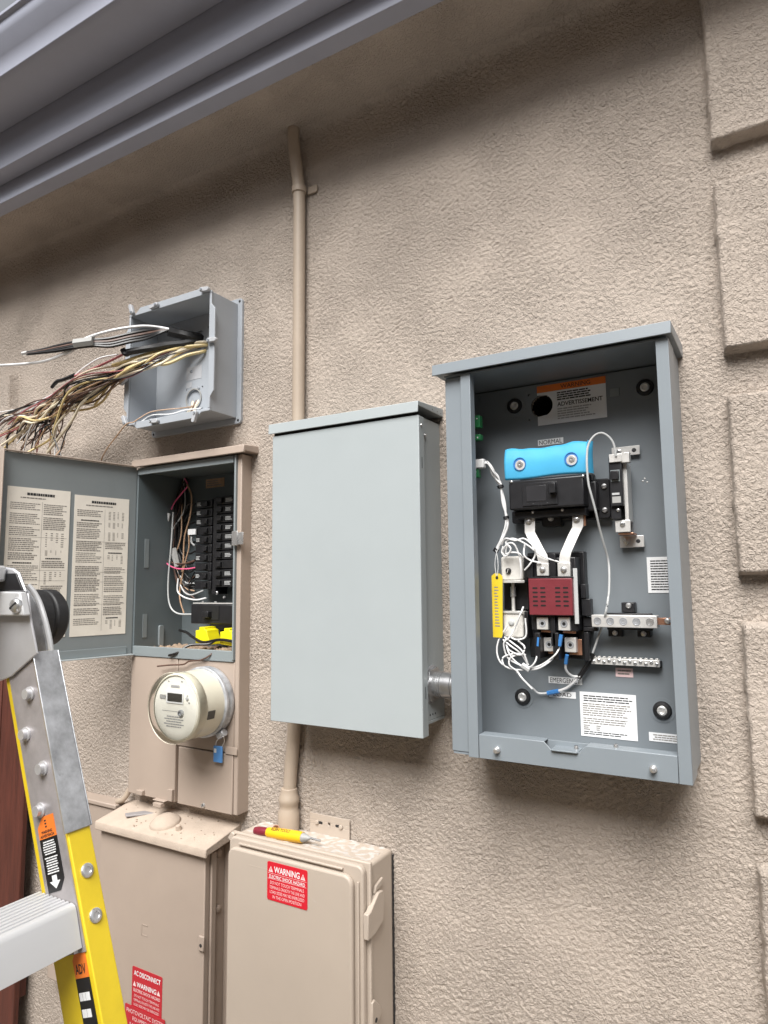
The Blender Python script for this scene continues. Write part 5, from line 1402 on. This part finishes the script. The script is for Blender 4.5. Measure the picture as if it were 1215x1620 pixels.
TF = Matrix((( dx.x, ay.x, az.x, pb.x), (dx.y, ay.y, az.y, pb.y), (dx.z, ay.z, az.z, pb.z), (0, 0, 0, 1)))
text('KLEIN TOOLS', INK, hd, .016, .070, -.0035, .0045, -.0128, TF, bold=.015)
cf = thing('copper_fitting', 'short orange copper fitting standing next to the screwdriver handle', 'fitting', (-1.0699, -0.06, 0.9268))
MB().lathe((-1.0758, -0.055, 0.9157), [(.0085, 0), (.0085, .015), (.0065, .015), (.0065, .004)], (.5, -.5, .9), 16, close=False).build('tube', COPPER, cf, smooth=True)

# ------------------------------------------------------------------ step ladder
ld = thing('step_ladder', 'yellow fibreglass step ladder with aluminium step and top in the foreground', 'ladder', (-.35, -1.05, 0))
# rail line in the x-z plane: front edge passes (-.797, 1.419) and (-.664, 1.076)
k_ = (-.664 + .797) / (1.419 - 1.076)
ang = math.atan(k_)
top_z = 1.465
O_ = Vector((-.797 + (1.419 - top_z) * k_, 0, top_z))
dn = Vector((math.sin(ang), 0, -math.cos(ang)))                # down the rail
bk_ = Vector((-math.cos(ang), 0, -math.sin(ang)))              # towards the back of the ladder, across the rail
LEN = top_z / math.cos(ang)


def LF(y):                                                     # frame: x across to the back, y out, z down the rail
    return Matrix(((bk_.x, 0, dn.x, O_.x), (0, 1, 0, y), (bk_.z, 0, dn.z, O_.z), (0, 0, 0, 1)))


RW = .0675
def rail(yface, sgn):
    """channel rail: web on the inside of the ladder at yface, flanges outwards"""
    F = LF(yface)
    s = sgn
    r_ = MB(F).prism([(0, 0), (RW, 0), (RW, s * .029), (RW - .0045, s * .029), (RW - .0045, s * .0045), (.0045, s * .0045), (.0045, s * .029), (0, s * .029)], 'z', .048, LEN - .002).build('rail', YEL, ld, bevel=.0012)
    return r_
rail(-.86, 1)
rail(-1.33, -1)
F = LF(-.86)
# zinc gusset on the front flange, dull plate on the web
s_top, s_plate = .045, .262
MB(F).box(-.0022, -.0002, -.004, .0292, s_top + .002, s_plate).box(-.0022, .010, .0294, .0312, s_top + .002, s_plate).build('front_gusset', GALV, ld, bevel=.0012)
wp = MB(F).box(.0040, RW - .0105, -.0018, -.0003, .02, .385).build('web_plate', ALUDULL, ld)
def onweb(c):                                                  # point on the web plate from its world x, z
    d = Vector((c[0], 0, c[2])) - Vector((O_.x, 0, O_.z))
    return d.dot(bk_), d.dot(dn)
for c_ in ((-0.7997, -0.862, 1.3715), (-0.8036, -0.862, 1.3231), (-0.767, -0.862, 1.2875), (-0.7684, -0.862, 1.2398)):
    u, v = onweb(c_)
    bo = MB(F).lathe((u, -.0019, v), [(.0085, 0), (.0085, .002), (.006, .003)], (0, -1, 0), 16).build('bolt', ALU, ld, smooth=True)
    MB(F).cyl((u, -.003, v), (u, -.0095, v), .0062, n=14).build('bolt_end', ALU, bo, smooth=True)
# warning sticker on the web
u0, v0 = onweb((-0.7713, -0.862, 1.2287))
u1, v1 = onweb((-0.7194, -0.862, 1.1644))
uc = .0335
su0, su1 = uc - .0165, uc + .0165
sv0, sv1 = v0 - .002, v1 + .003
yv = -.0019
SF = LF(-.86) @ Matrix(((-1, 0, 0, 0), (0, 1, 0, 0), (0, 0, -1, 0), (0, 0, 0, 1)))   # x to the front, z up the rail
sh_ = sv1 - sv0
sa = MB(SF).prism([(-su1, -sv0 - sh_ * .30), (-su0, -sv0 - sh_ * .30), (-su0, -sv0 - .001), (-su1 + .012, -sv0 - .001), (-su1, -sv0 - .012)], 'y', yv - .0006, yv).build('warning_sticker', ORANGE, ld)
sb_ = MB(SF).prism([(-su1, -sv1), (-su0 - .010, -sv1), (-su0, -sv1 + .012), (-su0, -sv0 - sh_ * .30 - .0004), (-su1, -sv0 - sh_ * .30 - .0004)], 'y', yv - .0006, yv).build('warning_sticker', BLACK, ld)
y_ = yv - .0009
text('WARNING', INK, sa, -su1 + .006, -su0 - .006, -sv0 - sh_ * .235, -sv0 - sh_ * .195, y_, SF, .02)
text('ADVERTENCIA', INK, sa, -su1 + .003, -su0 - .003, -sv0 - sh_ * .285, -sv0 - sh_ * .248, y_, SF, .02)
for q_ in (.06, .10, .14):
    MB(SF).box(-uc - .0015, -uc + .0015, y_, y_ + .0003, -sv0 - sh_ * (q_ + .02), -sv0 - sh_ * q_).build('pictogram', INK, sa)
print_rows(WHITE, sb_, -su1 + .004, -su0 - .004, -sv0 - sh_ * .52, -sv0 - sh_ * .33, y_, 6, SF, .5, .1, .3, .25, center=True, seed=1)
print_rows(WHITE, sb_, -su1 + .004, -su0 - .004, -sv0 - sh_ * .77, -sv0 - sh_ * .54, y_, 7, SF, .5, .1, .3, .25, center=True, seed=2)
ay_ = -sv0 - sh_ * .79
MB(SF).prism([(-uc - .0045, ay_), (-uc + .0045, ay_), (-uc + .0045, ay_ - sh_ * .075), (-uc + .010, ay_ - sh_ * .075), (-uc, ay_ - sh_ * .17), (-uc - .010, ay_ - sh_ * .075), (-uc - .0045, ay_ - sh_ * .075)], 'y', y_ - .0002, y_).build('arrow', WHITE, sb_)
# second sticker below the step
q0 = sv1 + .062
sc_ = MB(SF).prism([(-.031, -q0 - .03), (-.007, -q0 - .03), (-.007, -q0), (-.022, -q0), (-.031, -q0 - .012)], 'y', -.0008, -.0002).build('warning_sticker', ORANGE, ld)
text('ADV', INK, sc_, -.028, -.010, -q0 - .026, -q0 - .016, -.0011, SF, .02)
sd_ = MB(SF).box(-.031, -.007, -.0008, -.0002, -q0 - .18, -q0 - .0304).build('warning_sticker', BLACK, ld)
print_rows(WHITE, sd_, -.029, -.009, -q0 - .17, -q0 - .04, -.0011, 8, SF, .5, .2, .5, .2, seed=4)
# rivets through the front flange
for c_ in ((-0.708, -0.845, 1.1769), (-0.6909, -0.845, 1.1322)):
    d = Vector((c_[0], 0, c_[2])) - Vector((O_.x, 0, O_.z))
    v = d.dot(dn)
    rv = MB(F).lathe((-.0001, .0145, v), [(.0078, -.001), (.0078, .0015), (.006, .003), (.0042, .003), (.0036, .0012), (.0005, .0012)], (-1, 0, 0), 20).build('rivet', STEEL, ld, smooth=True)
# step, running towards the viewer's side of the ladder
d = Vector((-.6999, 0, 1.149)) - Vector((O_.x, 0, O_.z))
zs_ = 1.1485
xf = -.6985
xr = xf - .068
prof = [(xf, zs_ - .0405), (xf + .001, zs_ - .004), (xf, zs_)]
for k in range(9):
    a = xf - .004 - k * .0072
    prof += [(a, zs_ + .0015), (a - .0035, zs_ + .0015), (a - .0035, zs_), (a - .0068, zs_)]
prof += [(xr, zs_), (xr, zs_ - .004), (xf - .006, zs_ - .004), (xf - .004, zs_ - .0405)]
# front skirt leans with the rail
prof = [(x_ + max(0, (zs_ - z_)) * .36, z_) for x_, z_ in prof]
MB().prism(prof, 'y', -1.328, -.8625).build('step', ALUW, ld, bevel=.0006)
MB().prism([(xf - .010, zs_ - .0055), (xr + .004, zs_ - .0055), (xf + .010, zs_ - .046)], 'y', -.8685, -.8635).build('step_bracket', ALU, ld)
for z_ in (.845, .55, .25):
    dxx = -.7 + (1.149 - z_) * k_
    bx('step', ALUW, ld, dxx - .07, dxx, -1.328, -.8605, z_ - .035, z_, .002)
# top: aluminium cap plate with black insert, hinge rim and black tool drum
tp = [(-0.9531, -0.8655, 1.45), (-0.9582, -0.8655, 1.499), (-0.8221, -0.8655, 1.4952), (-0.8087, -0.8655, 1.4936), (-0.8026, -0.8655, 1.4649), (-0.785, -0.8655, 1.4204), (-0.8072, -0.8655, 1.4072), (-0.835, -0.8655, 1.3903), (-0.8657, -0.8655, 1.3814), (-0.945, -0.8655, 1.3715)]
MB().prism([(p[0], p[2]) for p in tp], 'y', -.8655, -.8625).build('side_plate', ALU, ld, bevel=.001)
a, b, c, e = (-0.9494, -0.87, 1.4965), (-0.8095, -0.87, 1.4952), (-0.7981, -0.87, 1.4659), (-0.946, -0.87, 1.4638)
MB().prism([(p[0], p[2]) for p in (a, b, c, e)], 'y', -.876, -.866).build('top_cap', ALUW, ld, bevel=.002)
rivet('cap_bolt', STEEL, ld, (-0.8128, -0.876, 1.4783), .0095, .006, n=20, slot=INK)
a, b, c, e = (-0.9566, -0.868, 1.5288), (-0.8366, -0.868, 1.5247), (-0.8128, -0.868, 1.496), (-0.9533, -0.868, 1.4973)
f2 = [(p[0], p[2]) for p in (a, (-0.8533, -0.868, 1.5266), b, (-0.824, -0.868, 1.5189), (-0.8075, -0.868, 1.4952), e)]
MB().prism(f2, 'y', -.870, -.8655).build('top_shell', ALU, ld, bevel=.003)
f3_ = [(p[0], p[2]) for p in ((-0.9518, -0.87, 1.5193), (-0.8246, -0.87, 1.5181), (-0.8096, -0.87, 1.4968), (-0.9495, -0.87, 1.4973))]
MB().prism(f3_, 'y', -.8725, -.8702).build('top_insert', BLACK, ld, bevel=.0008)
bx('top_board', ALUW, ld, O_.x - .20, O_.x - .03, -1.34, -.872, 1.508, 1.528, .003)
rim = [(-0.8343, -0.85, 1.5031), (-0.8295, -0.845, 1.4949), (-0.8227, -0.84, 1.4795), (-0.8137, -0.838, 1.4595), (-0.8059, -0.836, 1.4357), (-0.8023, -0.835, 1.4184)]
MB().tube(rim, .0035, 8, 5).build('hinge_rim', ALUW, ld, smooth=True)
web = [(p[0], p[2]) for p in ((-0.8663, -0.83, 1.5015), (-0.8531, -0.83, 1.4931), (-0.8381, -0.83, 1.4775), (-0.8259, -0.83, 1.4573), (-0.8162, -0.83, 1.4334), (-0.8109, -0.83, 1.4152), (-0.8402, -0.83, 1.4139), (-0.8543, -0.83, 1.4543))]
MB().prism(web, 'y', -.835, -.83).build('hinge_plate', GALV, ld)
dcx = (-0.8848, -0.8, 1.4581)
MB().lathe((dcx[0] - .012, -.815, dcx[2]), [(.036, 0), (.036, -.003), (.0395, -.005), (.0395, -.020), (.0375, -.022), (.0375, -.025), (.0395, -.027), (.0395, -.040), (.034, -.046)], (0, -1, 0), 40).build('tool_drum', RUBBER, ld, bevel=.0008)
# rear rails
for y_ in (-.965, -1.26):
    m = MB()
    m.add([(O_.x - .05, y_, 1.46), (O_.x - .02, y_, 1.46), (O_.x - .02, y_ + .025, 1.46), (O_.x - .05, y_ + .025, 1.46), (O_.x - .62, y_, 0.002), (O_.x - .58, y_, 0.002), (O_.x - .58, y_ + .025, 0.002), (O_.x - .62, y_ + .025, 0.002)],
          [(0, 1, 2, 3), (7, 6, 5, 4), (0, 4, 5, 1), (1, 5, 6, 2), (2, 6, 7, 3), (3, 7, 4, 0)])
    m.build('rear_rail', YEL, ld)

# ------------------------------------------------------------------ red-brown wooden fence at the far left
fc = thing('wooden_fence', 'red-brown stained board fence meeting the wall at the far left', 'fence', (-2.4, -.06, 0))
fr_ = random.Random(2)
x_ = -2.075
for k in range(7):
    w_ = .135 + fr_.uniform(-.004, .004)
    bx('board', WOOD, fc, x_ - w_, x_, -.062 + fr_.uniform(-.003, .003), -.042, .03, 1.44 + fr_.uniform(-.006, .006), .003)
    x_ -= w_ + .006
bx('rail', WOOD, fc, -3.05, -2.09, -.041, -.012, 1.2, 1.29, .003)
bx('rail', WOOD, fc, -3.05, -2.09, -.041, -.012, .25, .34, .003)
